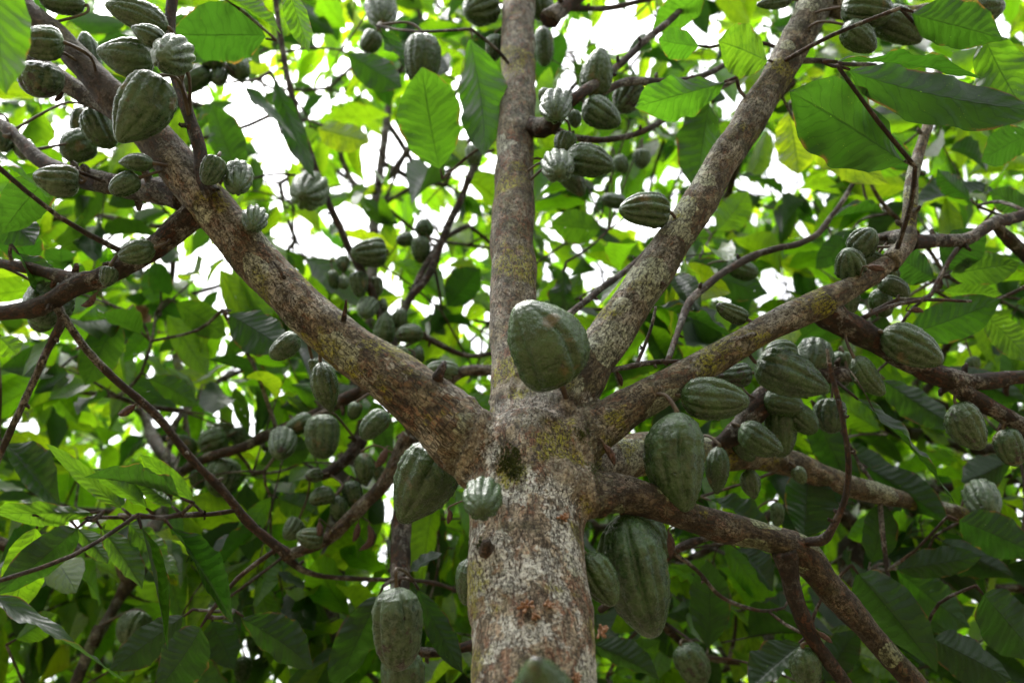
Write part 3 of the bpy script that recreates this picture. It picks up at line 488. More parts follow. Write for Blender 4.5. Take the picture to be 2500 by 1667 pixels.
#  x, y, apparent length, width, direction of the tip (deg, 0 right, 90 down), tip towards the camera (deg), depth, shape, frost, rot, label
PODS = [
 # upper left cluster on the left limb
 (334,40,152,74,200,10,1.36,'p',.25,.0,'topmost slender green pod of the upper left cluster, tip pointing left'),
 (364,88,88,54,205,15,1.30,'s',.3,.0,'small striped pod squeezed above the frosted star shaped one in the upper left cluster'),
 (307,137,132,98,188,15,1.38,'b',.45,.1,'plump pod with white dusted lower edge in the upper left cluster, pointing left'),
 (418,140,100,100,100,72,1.29,'k',1.0,.1,'whitish deeply ribbed star shaped pod in the upper left cluster'),
 (340,268,190,138,118,12,1.32,'b',.45,.12,'largest pod of the upper left cluster, broad and hanging tip down over the brown limb'),
 (102,105,100,84,178,12,1.42,'o',.5,.0,'grey green pod with level ribs at the upper left edge beside a big leaf'),
 (98,196,84,108,95,0,1.46,'o',.8,.55,'mottled grey pod covered with black blotches near the upper left edge'),
 (211,128,98,60,265,5,1.75,'p',.1,.0,'dark pod standing tip up behind the brown branch at the upper left'),
 (152,6,105,52,185,10,1.6,'o',.3,.0,'dark pod cut by the top edge near the upper left corner'),
 (248,312,112,80,62,0,1.62,'o',.0,.0,'shaded pod half hidden behind the largest upper left pod'),
 (198,300,78,52,100,0,1.8,'o',.1,.0,'narrow dark pod left of the shaded one under the brown branch'),
 (190,360,82,82,150,30,1.75,'o',.1,.0,'round dark pod against the white sky gap at the left'),
 (332,398,86,46,182,0,1.38,'s',.3,.0,'slim ribbed pod pointing left from the left limb on a short brown stalk'),
 (304,452,76,58,150,15,1.38,'o',.45,.0,'small pod with white dusted edge just below the slim ribbed one on the left limb'),
 (137,438,104,80,185,15,1.5,'k',.8,.05,'frosted ribbed pod on the dark side branch at the left'),
 (516,418,74,62,110,15,1.34,'k',.6,.0,'frosted knobbly pod beside the foot of the upright twig on the left limb'),
 (580,437,84,74,80,45,1.36,'k',.5,.0,'dark knobbly pod right of the upright twig against the sky'),
 (620,541,66,66,75,60,1.34,'k',.7,.0,'small warty pod sitting on the upper edge of the left limb'),
 (520,136,68,64,290,15,2.2,'p',.1,.0,'blurred dark pod left of the grey bough near the top, tip up'),
 (480,196,80,58,140,5,2.2,'o',.1,.0,'blurred pod below the grey bough, tip pointing lower left'),
 (535,190,44,44,90,40,2.2,'k',.3,.3,'small dark lumpy pod between two blurred pods near the top left'),
 (585,168,60,56,60,20,2.2,'o',.1,.0,'blurred dark round pod under the grey bough, right of the lumpy one'),
 (12,340,70,62,90,30,1.8,'k',.6,.0,'frosted pod cut by the left edge above the middle'),
 (58,368,54,50,60,40,1.8,'k',.7,.0,'small frosted pod next to the left edge one'),
 (38,50,52,44,120,0,1.7,'o',.1,.0,'small dark pod in the upper left corner between leaf and branch'),
 # along the top
 (932,28,92,82,80,40,2.3,'k',.8,.0,'frosted knobbly pod cut by the top edge on the forking bough'),
 (903,102,58,52,120,10,2.2,'o',.1,.0,'small dark pod hanging under the fork of the top bough'),
 (1030,148,132,90,92,8,2.05,'o',.35,.0,'oval pod hanging tip down in front of a folded grey leaf near the top'),
 (1171,20,84,90,150,30,2.15,'k',.35,.0,'broad pod cut by the top edge left of the upright limb'),
 (1207,117,68,42,95,0,2.1,'o',.0,.0,'narrow dark pod touching the left side of the upright limb near the top'),
 (1154,380,48,44,100,20,2.45,'k',1.0,.1,'tiny whitish pod on the end of a bare rising twig'),
 (754,466,94,94,100,68,2.3,'k',.85,.0,'frosted round ribbed pod seen end on against the hanging twig'),
 # background cluster between the left limb and the upright limb
 (900,615,84,74,175,15,2.3,'k',.45,.25,'round ribbed pod hanging beside the lower end of the long twig'),
 (989,586,44,36,170,10,2.5,'o',.1,.0,'smallest of three dark pods on the rising twig, left one'),
 (1036,557,46,44,250,20,2.5,'o',.0,.0,'uppermost of three dark pods on the rising twig'),
 (1027,610,68,48,85,5,2.48,'o',.2,.0,'lowest of three dark pods on the rising twig, tip down'),
 (877,695,64,48,85,10,2.3,'k',.5,.1,'striped pod hanging at the end of the long twig'),
 (918,701,50,38,80,10,2.34,'k',1.0,.0,'small white dusted pod right of the striped one'),
 (897,754,50,52,110,60,2.28,'k',1.0,.05,'whitish rounded pod seen end on below the striped one'),
 (936,747,40,28,270,0,2.32,'p',.7,.0,'tiny pale pod standing tip up among the middle cluster'),
 (939,805,92,54,278,0,2.24,'s',.35,.0,'slim striped green pod standing tip up above the left limb'),
 (977,776,50,40,290,10,2.3,'k',.7,.0,'small frosted pod behind the slim upright striped one'),
 (999,816,68,46,175,10,2.22,'o',.4,.35,'pod with a brown end lying level above the left limb'),
 (1022,866,46,36,272,0,2.2,'p',.0,.0,'small dark pod shaped like a drop standing tip up near the fork'),
 (976,866,44,42,150,20,2.15,'o',.7,.0,'pale rounded pod peeking over the left limb'),
 (1080,908,86,56,185,10,2.0,'o',.7,.3,'pale ribbed pod with black rot lying just above the fork of the trunk'),
 (816,683,48,28,80,0,2.5,'o',.2,.0,'narrow shaded pod behind the frosted leaves over the left limb'),
 (839,692,30,32,80,40,2.5,'k',.9,.0,'tiny whitish pod left of the striped one'),
 (839,645,38,36,90,30,2.6,'k',.9,.0,'tiny pale pod in the light above the small whitish one'),
 # below the left limb
 (694,846,86,56,140,5,1.42,'o',.35,.0,'dark pod poking out below the left limb, tip pointing lower left'),
 (796,945,126,66,78,0,1.36,'s',.25,.0,'long narrow pod hanging straight down below the left limb'),
 (765,895,40,26,80,0,1.5,'o',.2,.0,'sliver of a small pod left of the long narrow one'),
 (729,1036,74,46,150,10,2.1,'o',.3,.0,'ribbed pod leaning on the bough, left of the fat frosted one'),
 (788,1066,110,84,88,8,2.0,'o',.65,.0,'fat frosted pod hanging from the bough below the left limb'),
 (686,1085,72,70,85,55,2.05,'k',.9,.3,'knobbly frosted pod with a blackened base left of the fat one'),
 (914,1038,88,58,135,10,1.75,'o',.4,.0,'striped pod hanging close under the left limb, tip lower left'),
 (866,1003,46,36,110,0,2.0,'o',.0,.0,'small dark pod in shade left of the striped one under the limb'),
 (456,1085,60,38,30,0,2.6,'o',.1,.0,'blurred narrow pod behind the thin descending twig'),
 (520,1078,72,68,160,15,2.5,'o',.35,.0,'blurred plump pod of the trio on the far left bough'),
 (545,1056,62,46,190,0,2.6,'o',.3,.0,'blurred pod lying on top of the trio on the far left bough'),
 (582,1067,46,42,60,20,2.55,'k',.7,.0,'blurred pale little pod at the right of the trio'),
 (544,1165,94,82,100,20,2.3,'o',.7,.0,'pale ribbed pod crossed by the thin twig at the lower left'),
 (487,1165,62,44,95,0,2.4,'o',.1,.0,'green pod half hidden left of the pale ribbed one at the lower left'),
 (330,1538,80,80,105,40,2.3,'o',.85,.0,'round pale ribbed pod low at the left behind the long leaves'),
 (594,1633,64,44,95,0,2.5,'o',.2,.0,'dim pod at the bottom edge left of the slim stem'),
 (333,616,90,62,165,5,1.36,'p',.3,.0,'smooth pod sitting on the lower left side branch, tip pointing left'),
 (263,676,50,44,100,10,1.36,'k',.55,.1,'tiny pod tinged brown on the lower left side branch'),
 (118,744,108,112,110,40,1.5,'o',.4,.0,'large round pod at the left edge half covered by a dark leaf'),
 (102,782,60,62,100,20,1.6,'o',.0,.0,'dark pod showing under the large round left edge one'),
 # slim second stem
 (786,1215,64,46,165,10,2.0,'o',.45,.0,'left pod of the dark trio under the bough behind the trunk'),
 (826,1240,66,44,92,0,2.02,'s',.3,.0,'middle pod of the dark trio hanging straight down'),
 (860,1206,68,52,75,5,2.04,'o',.3,.0,'right pod of the dark trio touching the curved branch'),
 (890,1146,84,50,85,0,2.0,'s',.35,.1,'tall narrow pod behind the curved branch of the slim stem'),
 (925,1155,48,34,70,0,2.1,'o',.6,.0,'small pale pod behind the curved branch'),
 (765,1160,36,36,180,50,2.0,'k',.7,.5,'tiny blackish pod at the tip of a side bough'),
 (712,1292,52,52,120,40,2.1,'k',.8,.1,'small frosted pod behind the lowest bend of the curved branch'),
 (756,1310,64,54,190,15,1.93,'k',.6,.25,'small black striped pod resting on the lowest bend of the curved branch'),
 (1028,1184,206,154,118,6,1.38,'b',.16,.0,'big dark green pod hanging below the left limb close to the trunk'),
 (970,1535,200,124,88,5,1.5,'o',.95,.38,'big pale pod with black pits hanging on the slim stem at the bottom'),
 (978,1650,125,108,92,5,1.6,'o',.6,.42,'rotting green pod behind and below the big pale pitted one'),
 # on the thick trunk
 (1320,838,222,190,243,14,1.25,'e',.25,.06,'largest smooth green pod sitting in the fork in front of the upright limb'),
 (1180,1222,100,100,100,76,1.07,'k',.0,.0,'star shaped green pod seen end on against the left side of the trunk'),
 (1312,1692,236,165,266,38,.74,'b',.12,.25,'out of focus pod rising from the bottom edge in front of the trunk'),
 (1142,1420,114,66,95,0,1.16,'p',.15,.0,'dark pod half hidden behind the left side of the trunk'),
 (1464,1414,142,92,60,8,1.17,'p',.12,.0,'smooth pod with a shallow groove between trunk and the longest hanging pod'),
 (1558,1405,305,166,76,4,1.24,'p',.34,.08,'longest hanging pod, lumpy with black holes, right of the trunk'),
 (1590,1302,140,90,60,0,1.40,'o',.0,.0,'very dark pod tucked behind the longest one under the lower right limb'),
 (1661,1128,242,150,86,6,1.26,'p',.36,.05,'ribbed pod hanging from the right limb with its tip over the lower limb'),
 (1745,973,166,106,5,8,1.30,'p',.12,.0,'smooth oval green pod lying level under the right limb'),
 (1752,1148,118,60,92,0,1.5,'s',.1,.0,'narrow dark pod just right of the ribbed pod over the lower limb'),
 # upright limb, right side
 (1458,178,122,78,280,5,1.78,'p',.25,.0,'tallest pod standing tip up on the side branch of the upright limb'),
 (1470,277,104,78,35,10,1.74,'p',.35,.0,'lumpy pod hanging right below the one standing tip up'),
 (1535,242,84,78,130,15,1.9,'k',.8,.4,'frosted pod with a black underside right of the lumpy one'),
 (1603,230,58,54,330,20,1.95,'k',.8,.0,'frosted pod partly behind a leaf at the end of the side branch'),
 (1362,263,84,80,100,50,1.68,'k',.5,.0,'knobbly green pod close to the right side of the upright limb'),
 (1334,235,44,42,230,20,1.75,'k',.6,.0,'small frosted pod between knobbly pod and upright limb'),
 (1402,292,44,34,80,10,1.78,'k',.4,.0,'tiny pod right of the knobbly one beside the upright limb'),
 (1380,352,60,54,110,10,1.72,'k',.15,.0,'green pod tucked above the pale star shaped one'),
 (1360,408,84,82,85,66,1.62,'k',1.0,.0,'pale star shaped pod seen end on beside the upright limb'),
 (1440,396,124,84,12,8,1.68,'p',.2,.0,'pod pointing right with its base behind the pale star shaped one'),
 (1398,445,86,54,50,5,1.76,'p',.05,.0,'dark pod pointing down below the pale star shaped one'),
 (1517,403,46,40,60,20,2.4,'k',.45,.0,'small blurred dark pod right of the upright limb cluster'),
 (1567,389,48,44,90,10,2.4,'k',.6,.0,'small blurred pod with pale rim left of the straight limb'),
 (1497,490,64,38,190,0,2.3,'o',.3,.0,'dim pod above and left of the one with three scars'),
 (1572,515,124,86,183,8,1.42,'k',.2,.06,'warty green pod with small scars stuck to the left side of the straight limb'),
 (1328,115,98,48,88,0,2.4,'o',.25,.0,'dark pod behind the right side of the upright limb near the top'),
 (1320,18,70,64,80,20,2.3,'o',.0,.0,'dark pod at the top edge just right of the upright limb'),
 # top right
 (1890,6,90,34,170,5,1.7,'p',.45,.0,'thin pod cut by the top edge left of the straight limb'),
 (2118,25,122,90,10,15,1.62,'o',.35,.0,'upper pod of the top right trio, cut by the top edge'),
 (2097,93,100,74,40,5,1.60,'p',.2,.0,'smallest pod of the top right trio, tip pointing lower right'),
 (2192,70,130,90,28,5,1.66,'p',.15,.0,'longest pod of the top right trio, tip pointing lower right'),
 (2385,18,130,78,0,8,1.75,'o',.15,.0,'dark pod cut by the top edge near the upper right corner'),
 # right limb
 (2110,590,72,74,300,30,1.55,'k',.55,.0,'ribbed knobbly pod on the upper edge of the forked right limb'),
 (2073,641,74,76,250,35,1.50,'k',.5,.0,'round wrinkled pod just left of and below the ribbed one on the right limb'),
 (2137,633,60,38,20,0,1.62,'k',.5,.0,'small striped pod lying on the right limb behind a dried one'),
 (2184,704,80,50,25,0,1.66,'o',.1,.0,'dark pod pointing right under the tip of the right limb'),
 (2155,739,74,58,80,10,1.7,'o',.1,.0,'dark pod hanging below the one pointing right'),
 (2073,741,58,56,100,20,1.7,'k',.3,.15,'dim pod hanging under the middle of the right limb'),
 (2177,668,42,40,60,0,1.72,'o',.2,.0,'small dark pod behind the tip of the right limb'),
 (1814,655,80,52,25,5,2.2,'o',.25,.0,'blurred grey pod behind thin twigs right of the straight limb'),
 (1786,762,84,46,205,5,1.42,'k',.1,.3,'small dark furrowed pod standing off the top of the right limb on a stalk'),
 (2227,848,156,100,28,10,1.46,'p',.3,.04,'large smooth pod sitting on the forked branch at the right'),
 (1936,918,184,112,22,10,1.42,'b',.25,.0,'heavy ribbed pod under the right limb with its tip by the bare twig'),
 (2122,918,118,62,52,0,1.44,'p',.15,.0,'narrow pod hanging under the right branch, crossed by a thin dry twig'),
 (1985,875,90,84,110,30,1.66,'k',.7,.0,'rough frosted pod behind the bare upright twig'),
 (2055,902,90,60,85,0,1.7,'k',.6,.0,'frosted narrow pod right of the bare upright twig'),
 (1905,862,80,60,190,10,1.62,'k',.4,.0,'shaded pod just above the heavy ribbed one'),
 (1858,1072,118,76,32,8,1.55,'p',.15,.05,'dark pod with small holes, in front of the hanging group below the right limb'),
 (1905,1055,124,80,88,0,1.62,'o',.0,.0,'long dark pod hanging behind the one with small holes'),
 (1815,1085,92,54,60,0,1.62,'o',.0,.0,'dark pod hanging left of the one with small holes'),
 (1912,985,100,66,10,5,1.6,'o',.0,.0,'deeply shaded pod directly below the heavy ribbed one'),
 (1958,1025,90,64,40,5,1.62,'o',.0,.0,'deeply shaded pod right of the long dark one'),
 (2030,1015,86,80,95,10,1.66,'o',.35,.0,'shaded pod behind the bare twig right of the hanging group'),
 (1790,915,90,60,175,5,1.6,'k',.1,.5,'black spotted pod behind the smooth oval one under the right limb'),
 (2366,1040,126,90,62,5,1.5,'p',.45,.42,'black spotted pod hanging from the lower right branch near the edge'),
 (2468,1092,95,70,70,5,1.52,'o',.35,.4,'black spotted pod cut by the right edge'),
 (2377,887,34,34,80,20,2.4,'o',.4,.0,'tiny dim pod between leaves near the right edge'),
 (2398,1227,94,86,100,55,1.9,'k',.75,.15,'round frosted pod below the glossy leaf at the right'),
 (1835,1182,76,50,78,0,1.66,'s',.35,.4,'small pitted pod hanging under the pale limb'),
 (1952,1160,48,36,60,0,1.7,'p',.6,.0,'tiny pale pod hanging in front of a leaf under the pale limb'),
 (1895,1256,62,34,88,0,2.1,'o',.6,.0,'dim pale pod left of the big torn leaf'),
 (1972,1636,115,78,78,0,1.31,'s',.35,.38,'black blotched pod hanging on a red brown stalk at the bottom right'),
 (1690,1624,110,80,62,5,1.9,'o',.55,.42,'grey pod with a black rotten tip at the bottom right of the longest hanging pod'),
]
PDA = np.array([(p[0], p[1], max(p[2], p[3]), p[6]) for p in PODS if p[6] < 2.6])
# ------------------------------------------------------------------ leaves
WX = [0, .03, .09, .2, .4, .6, .76, .87, .94, .975, 1]; WY = [.02, .16, .42, .76, .99, 1.0, .82, .5, .22, .10, .0]
def leaf_template(nx, ny, seed, fold=.2, droop=.25, wave=.03, twist=.3, side=.05, puck=.0):
    rg = np.random.default_rng(seed); us = np.linspace(-1, 1, nx); vs = np.linspace(0, 1, ny)**.95
    ph = rg.uniform(0, 6.28, 4); V = []; A = []
    for v in vs:
        w = np.interp(v, WX, WY)*.5
        ang = droop*(v**1.5)*1.6
        # centre line bends down out of the plane
        cy = v*(1-.18*droop*droop*v); cz = -droop*.5*v**2
        sx = side*math.sin(v*3.0+ph[3])
        tw = twist*(v-.2)*math.sin(ph[2]+v)
        for u in us:
            wob = 1+.02*math.sin(v*31+ph[0]+u)+.02*math.sin(v*17+ph[1])
            x = u*w*wob; au = abs(u)
            z = fold*au*w + wave*.6*au**1.5*math.sin(v*21+ph[0]*(1 if u > 0 else 2.1))*(.4+w)*1.3
            # the blade swells between the side veins
            z += puck*math.cos((v*10.5-1.7*au**.8)*2*math.pi)*(.25+w)*min(1, w*4)
            X = x*math.cos(tw)-z*math.sin(tw)*.8; Z = x*math.sin(tw)+z
            V.append((X+sx, cy-Z*math.sin(ang)*.5, cz+Z*math.cos(ang))); A.append((u, v))
    Fc = []
    for j in range(ny-1):
        for i in range(nx-1):
            a = j*nx+i; Fc.append((a, a+1, a+nx+1, a+nx))
    return np.array(V), np.array(Fc), np.array(A)
T_HI = [leaf_template(13, 61, 100+i, fold=f, droop=d, wave=w, twist=t, side=s, puck=.0075) for i, (f, d, w, t, s) in enumerate([(.25, .22, .05, .3, .03), (.12, .35, .04, -.4, .05), (.4, .18, .07, .5, -.04), (.3, .5, .06, .2, .06), (.05, .12, .035, .7, .02), (.5, .4, .05, -.6, -.05), (.2, .3, .09, .9, .05), (.9, .45, .05, .5, .06)])]
T_LO = [leaf_template(5, 10, 200+i, fold=f, droop=d, wave=w, twist=t, side=s) for i, (f, d, w, t, s) in enumerate([(.25, .22, .05, .3, .03), (.12, .35, .04, -.4, .05), (.4, .18, .07, .5, -.04), (.3, .5, .06, .2, .06), (.05, .12, .035, .9, .02), (.5, .4, .05, -.9, -.05), (.2, .6, .09, .9, .05), (.9, .55, .05, .5, .06)])]
def place_leaf(T, base, tip, nrm, width):
    """T scaled so that base-tip fits; width is the blade's real width"""
    V, Fc, A = T; a = tip-base; l = a.length; y = a/l; z = (nrm-y*nrm.dot(y)).normalized(); x = y.cross(z)
    S = V*np.array([width, l, l*.8 if width > .25*l else l*.8])
    R = np.array([x, y, z]); return S@R+np.array(base)
class LeafBag:
    def __init__(s): s.V = []; s.F = []; s.A = []; s.n = 0
    def add(s, T, W_, tint):
        s.V.append(W_); s.F.append(T[1]+s.n); s.A.append(np.concatenate([T[2], np.full((len(T[2]), 1), tint)], 1)); s.n += len(W_)
    def build(s, name, mat, parent):
        V = np.concatenate(s.V)-np.array(parent.location if parent else (0, 0, 0)); Fc = np.concatenate(s.F); A = np.concatenate(s.A)
        me = bpy.data.meshes.new(name); n, m = len(V), len(Fc)
        me.vertices.add(n); me.vertices.foreach_set('co', V.astype(np.float32).ravel())
        me.loops.add(m*4); me.loops.foreach_set('vertex_index', Fc.astype(np.int32).ravel())
        me.polygons.add(m); me.polygons.foreach_set('loop_start', np.arange(0, m*4, 4, dtype=np.int32)); me.polygons.foreach_set('loop_total', np.full(m, 4, np.int32))
        me.polygons.foreach_set('use_smooth', np.ones(m, dtype=bool)); me.update(calc_edges=True)
        t = me.attributes.new('leaf', 'FLOAT_VECTOR', 'POINT'); t.data.foreach_set('vector', A.astype(np.float32).ravel())
        return link(name, me, mat, parent)
# hand placed leaves: base, tip (2500 px), blade width px, look (u underside, g glossy top, d deep green, y yellow), depth or 0
HL = [
 (-20,-120, 25,250,150,'u',.95),(-60,352,128,472,85,'g',1.1),(648,95,425,60,150,'d',1.75),(535,-18,712,85,45,'u',1.7),(700,-50,752,148,58,'u',1.5),
 (580,425,522,255,88,'d',2.3),(600,212,735,352,48,'g',2.2),(668,195,775,450,62,'d',2.3),(850,133,985,220,85,'d',2.5),(932,80,1068,262,75,'g',2.1),
 (1075,412,1025,165,145,'u',1.9),(1153,95,1200,418,118,'u',1.9),(775,315,905,352,75,'y',2.6),(560,768,700,858,110,'d',2.0),(1465,560,1345,545,85,'u',2.4),
 (1090,745,1175,655,85,'d',2.6),(1875,148,1745,110,115,'u',1.6),(1705,112,1603,98,75,'u',1.7),(1720,-20,1590,75,90,'u',2.0),(1768,200,1546,280,85,'u',1.55),
 (1738,255,1672,478,112,'d',1.9),(2207,393,1900,232,165,'d',1.45),(2075,170,2510,300,135,'d',1.4),(2045,150,2406,143,95,'g',1.35),(1930,270,1948,430,112,'y',2.2),
 (1955,305,2160,465,85,'y',2.1),(2230,30,2445,100,120,'d',1.5),(2395,80,2520,290,120,'u',1.6),(2520,330,2384,392,90,'d',1.9),(2368,487,2280,408,52,'d',2.0),
 (2520,520,2408,470,62,'d',2.0),(2440,470,2232,470,95,'g',2.4),(2158,520,2028,512,55,'g',2.3),(2277,682,2176,612,85,'d',1.8),(2305,655,2402,560,95,'d',1.8),
 (2320,672,2486,640,80,'u',1.8),(2305,710,2445,712,42,'u',1.9),(2215,812,2445,735,105,'u',1.8),(2405,770,2520,880,80,'u',1.9),(2160,925,2332,1065,80,'d',1.9),
 (2095,975,2368,1200,85,'g',1.6),(1990,1000,2085,1225,95,'d',1.9),(1962,1312,1995,1128,120,'d',1.75),(2125,1372,2165,1218,85,'d',1.9),(2118,1142,2316,1278,92,'d',1.9),
 (2190,1387,2388,1352,70,'d',1.8),(2095,1400,2265,1622,135,'d',1.6),(2188,1392,2374,1522,80,'u',2.0),(2300,1320,2460,1418,75,'d',2.1),(2340,1270,2530,1350,105,'d',1.7),
 (1950,1570,1830,1680,110,'g',1.6),(2010,1660,2100,1530,85,'d',2.0),(2230,1540,2380,1480,60,'u',2.2),(1727,1580,1730,1355,100,'d',2.0),(1450,1572,1615,1652,75,'d',1.9),
 (1625,1500,1732,1465,45,'u',2.2),(1736,1222,1890,1292,70,'g',1.9),(1800,1340,1905,1432,85,'g',2.1),(222,1250,-10,1262,46,'u',1.5),(298,1240,115,1085,48,'u',1.5),
 (357,1240,225,1138,45,'u',1.5),(420,1235,303,1140,40,'u',1.5),(473,1230,340,1105,50,'u',1.52),(440,1215,208,1130,45,'g',1.45),(190,1288,-5,1445,90,'d',1.45),
 (248,1290,355,1442,68,'u',1.5),(315,1280,442,1405,80,'u',1.52),(345,1290,425,1592,22,'g',1.4),(420,1290,588,1505,50,'g',1.45),(190,1290,270,1382,55,'u',1.6),
 (90,1290,38,1495,98,'u',1.6),(-20,1450,304,1647,70,'g',1.2),(15,1085,158,1218,85,'g',1.8),(448,1505,280,1642,80,'d',1.7),(490,1530,395,1680,115,'d',1.6),
 (520,1515,562,1632,90,'d',1.9),(595,1505,778,1625,95,'d',1.7),(925,1455,828,1680,105,'d',1.75),(1022,1440,1132,1640,62,'d',1.7),(1000,1395,1077,1345,50,'g',1.8),
 (680,1395,780,1452,40,'g',2.2),(678,1215,778,1262,65,'u',2.2),(95,655,50,555,75,'u',2.3),(375,645,372,745,58,'u',2.5),(380,785,303,882,50,'u',2.5),
 (290,775,212,945,90,'u',2.2),(430,740,556,818,70,'u',2.4),(560,770,690,860,95,'d',2.2),(364,920,495,992,60,'u',2.4),(125,955,198,1038,65,'u',2.5),
 (45,620,140,740,60,'g',1.5),(430,995,310,930,60,'u',2.6),(0,820,40,870,60,'u',1.7),(2240,415,2070,300,70,'d',2.1),(1600,750,1830,800,62,'g',2.0),
 (1530,760,1800,800,120,'d',2.4),(1560,1020,1700,880,95,'d',2.3),(1680,640,1870,720,90,'d',2.3),(1330,800,1420,660,70,'u',2.4),(1400,1330,1330,1250,90,'u',2.4),
 # further ones beyond the hundred
 (1990,1190,1930,1330,80,'d',2.3),(1850,1150,1800,1300,90,'u',2.4),(1640,1380,1760,1500,90,'u',2.5),(2080,560,1990,660,60,'d',2.4),(1750,560,1830,470,80,'u',2.6),
 (1380,660,1360,820,60,'g',2.3),(2300,900,2500,990,80,'d',2.2),(2040,1090,2210,1170,70,'d',2.3),(40,1560,150,1500,60,'u',1.9),(640,1240,760,1160,80,'d',2.6),
 (130,430,0,560,110,'d',1.5),(-30,480,90,620,90,'d',1.6),(1200,1500,1080,1600,80,'u',2.4),(870,1000,760,1120,80,'u',2.8),(720,960,640,1090,80,'u',2.8),
 (480,330,560,230,60,'g',2.5),(420,40,540,150,110,'d',2.0),(330,0,430,120,100,'u',2.2),(2120,420,2260,330,90,'u',2.4),(2330,260,2480,200,80,'u',2.3),
 (2400,1450,2520,1600,130,'d',1.6),(2280,1560,2460,1660,110,'d',1.7),(1500,1640,1620,1560,70,'u',2.2),(2150,1050,2010,960,70,'u',2.4),(2470,1120,2330,1180,90,'d',2.1),
]
rh = random.Random(11)
HAND_NODES = []      # leaf bases that want a twig
groups_extra = {'M': LeafBag(), 'D': LeafBag()}
for i, (bx, by, tx, ty, w, k, d) in enumerate(HL):
    l = math.hypot(tx-bx, ty-by); tilt = rh.uniform(-.22, .25) if k != 'g' else rh.uniform(-.35, -.1)
    lw = l*d/F; B = P(bx, by, d); Tp = P(tx, ty, d+tilt*lw)
    toc = (CAM-(B+Tp)/2).normalized(); a = (Tp-B).normalized()
    nrm = -toc if k != 'g' else toc          # upper face looks away from below, except on the leaves hanging turned over
    if k == 'g': nrm = Vector((rh.uniform(-.2, .2), -.9, .42))
    roll = rh.uniform(-.5, .5) if k != 'g' else rh.uniform(-.15, .15)
    nrm = Matrix.Rotation(roll, 3, a) @ (nrm-a*nrm.dot(a)).normalized()
    Wd = w*d/F/max(.75, math.cos(roll))
    T = T_HI[rh.randrange(7)] if w > 30 else T_HI[7]
    W_ = place_leaf(T, B, Tp, nrm, Wd)
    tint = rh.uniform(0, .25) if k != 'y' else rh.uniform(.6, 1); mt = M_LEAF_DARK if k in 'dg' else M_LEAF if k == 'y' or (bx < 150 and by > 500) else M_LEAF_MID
    if i < 100:
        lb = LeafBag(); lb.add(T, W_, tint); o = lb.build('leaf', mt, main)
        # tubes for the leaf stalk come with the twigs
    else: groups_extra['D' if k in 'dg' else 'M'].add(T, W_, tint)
    HAND_NODES.append((B, a, l*d/F))
# ------------------------------------------------------------------ crowns: leafy twigs through the canopy, each joined to the wood of its tree
GAPS = [(560,270,95,85),(620,340,80,60),(665,540,60,65),(735,575,50,50),(120,305,95,45),(235,340,60,55),(600,190,70,22),(870,345,40,30),(930,340,30,50),(820,425,60,25),(640,420,50,50),
 (1310,120,45,80),(1290,200,35,40),(1595,95,75,50),(1700,235,45,25),(1775,370,42,55),(1790,660,110,45),(1745,700,22,60),(50,975,75,32),(1390,625,55,30),(1340,640,60,25),(1560,800,25,28),
 (230,30,25,60),(285,70,22,40),(1660,480,25,20),(2300,60,60,25),(2330,570,40,22),(2170,870,50,22),(1640,1075,35,14),(1700,1000,15,25),(1560,600,30,30),(1900,460,40,25),(20,1140,30,20),
 (1600,1290,45,28),(1700,1290,35,20),(1645,1245,30,20),(1770,1140,35,35),(1000,570,50,35),(1100,590,40,25),(960,560,30,50),(1070,420,25,60),(1250,70,22,40),(450,610,30,20),(1000,780,60,30),
 (1100,800,50,25),(1180,915,30,15),(1290,640,30,25),(180,225,40,20),(450,230,60,35),(1460,480,30,18),(1410,440,30,20),(2030,450,20,15),(2345,1120,20,25),(2260,1330,18,18),(1990,1340,16,14),
 (2330,1480,18,18),(680,1425,40,14),(1420,330,40,18),(780,170,20,50),(990,490,50,25),(760,500,35,35),(1870,420,22,16),(640,110,40,14),(20,880,20,20),(1540,400,40,30),(350,560,16,12),(820,520,40,30),
 (2050,790,60,18),(1930,1150,30,25),(2140,1245,22,20),(1500,540,30,24),(230,1160,12,10)]
GP = np.array(GAPS, float); GP[:, :4] *= K
def in_gap(x, y, g=1.0):
    return bool((((x-GP[:, 0])/(GP[:, 2]*g))**2+((y-GP[:, 1])/(GP[:, 3]*g))**2 < 1).any())
# solid wood of the old tree stays clear of leaves in front of it
AX = [(proj(p), r) for k in axes for p, r in axes[k]]
AX += [(proj(n_[0]), n_[1]*.6+.002) for n_ in NODES if n_[2] in ('main', 'second') and .5 < (n_[0]-CAM).dot(FW) < 3]
AXA = np.array([(a[0], a[1], r/a[2]*F, a[2]) for a, r in AX])
def fronts_wood(x, y, d): return bool(((np.hypot(AXA[:, 0]-x, AXA[:, 1]-y) < AXA[:, 3]*0+AXA[:, 2]+24) & (AXA[:, 3] > d-.08)).any() or ((np.hypot(PDA[:, 0]-x, PDA[:, 1]-y) < PDA[:, 2]*.5+26) & (PDA[:, 3] > d-.05)).any())
LEAF_N = {k: {'M': LeafBag(), 'D': LeafBag()} for k in ROOTS}
NODE_P = np.array([tuple(n[0]) for n in NODES]); NODE_R = np.array([n[1] for n in NODES]); NODE_K = [n[2] for n in NODES]
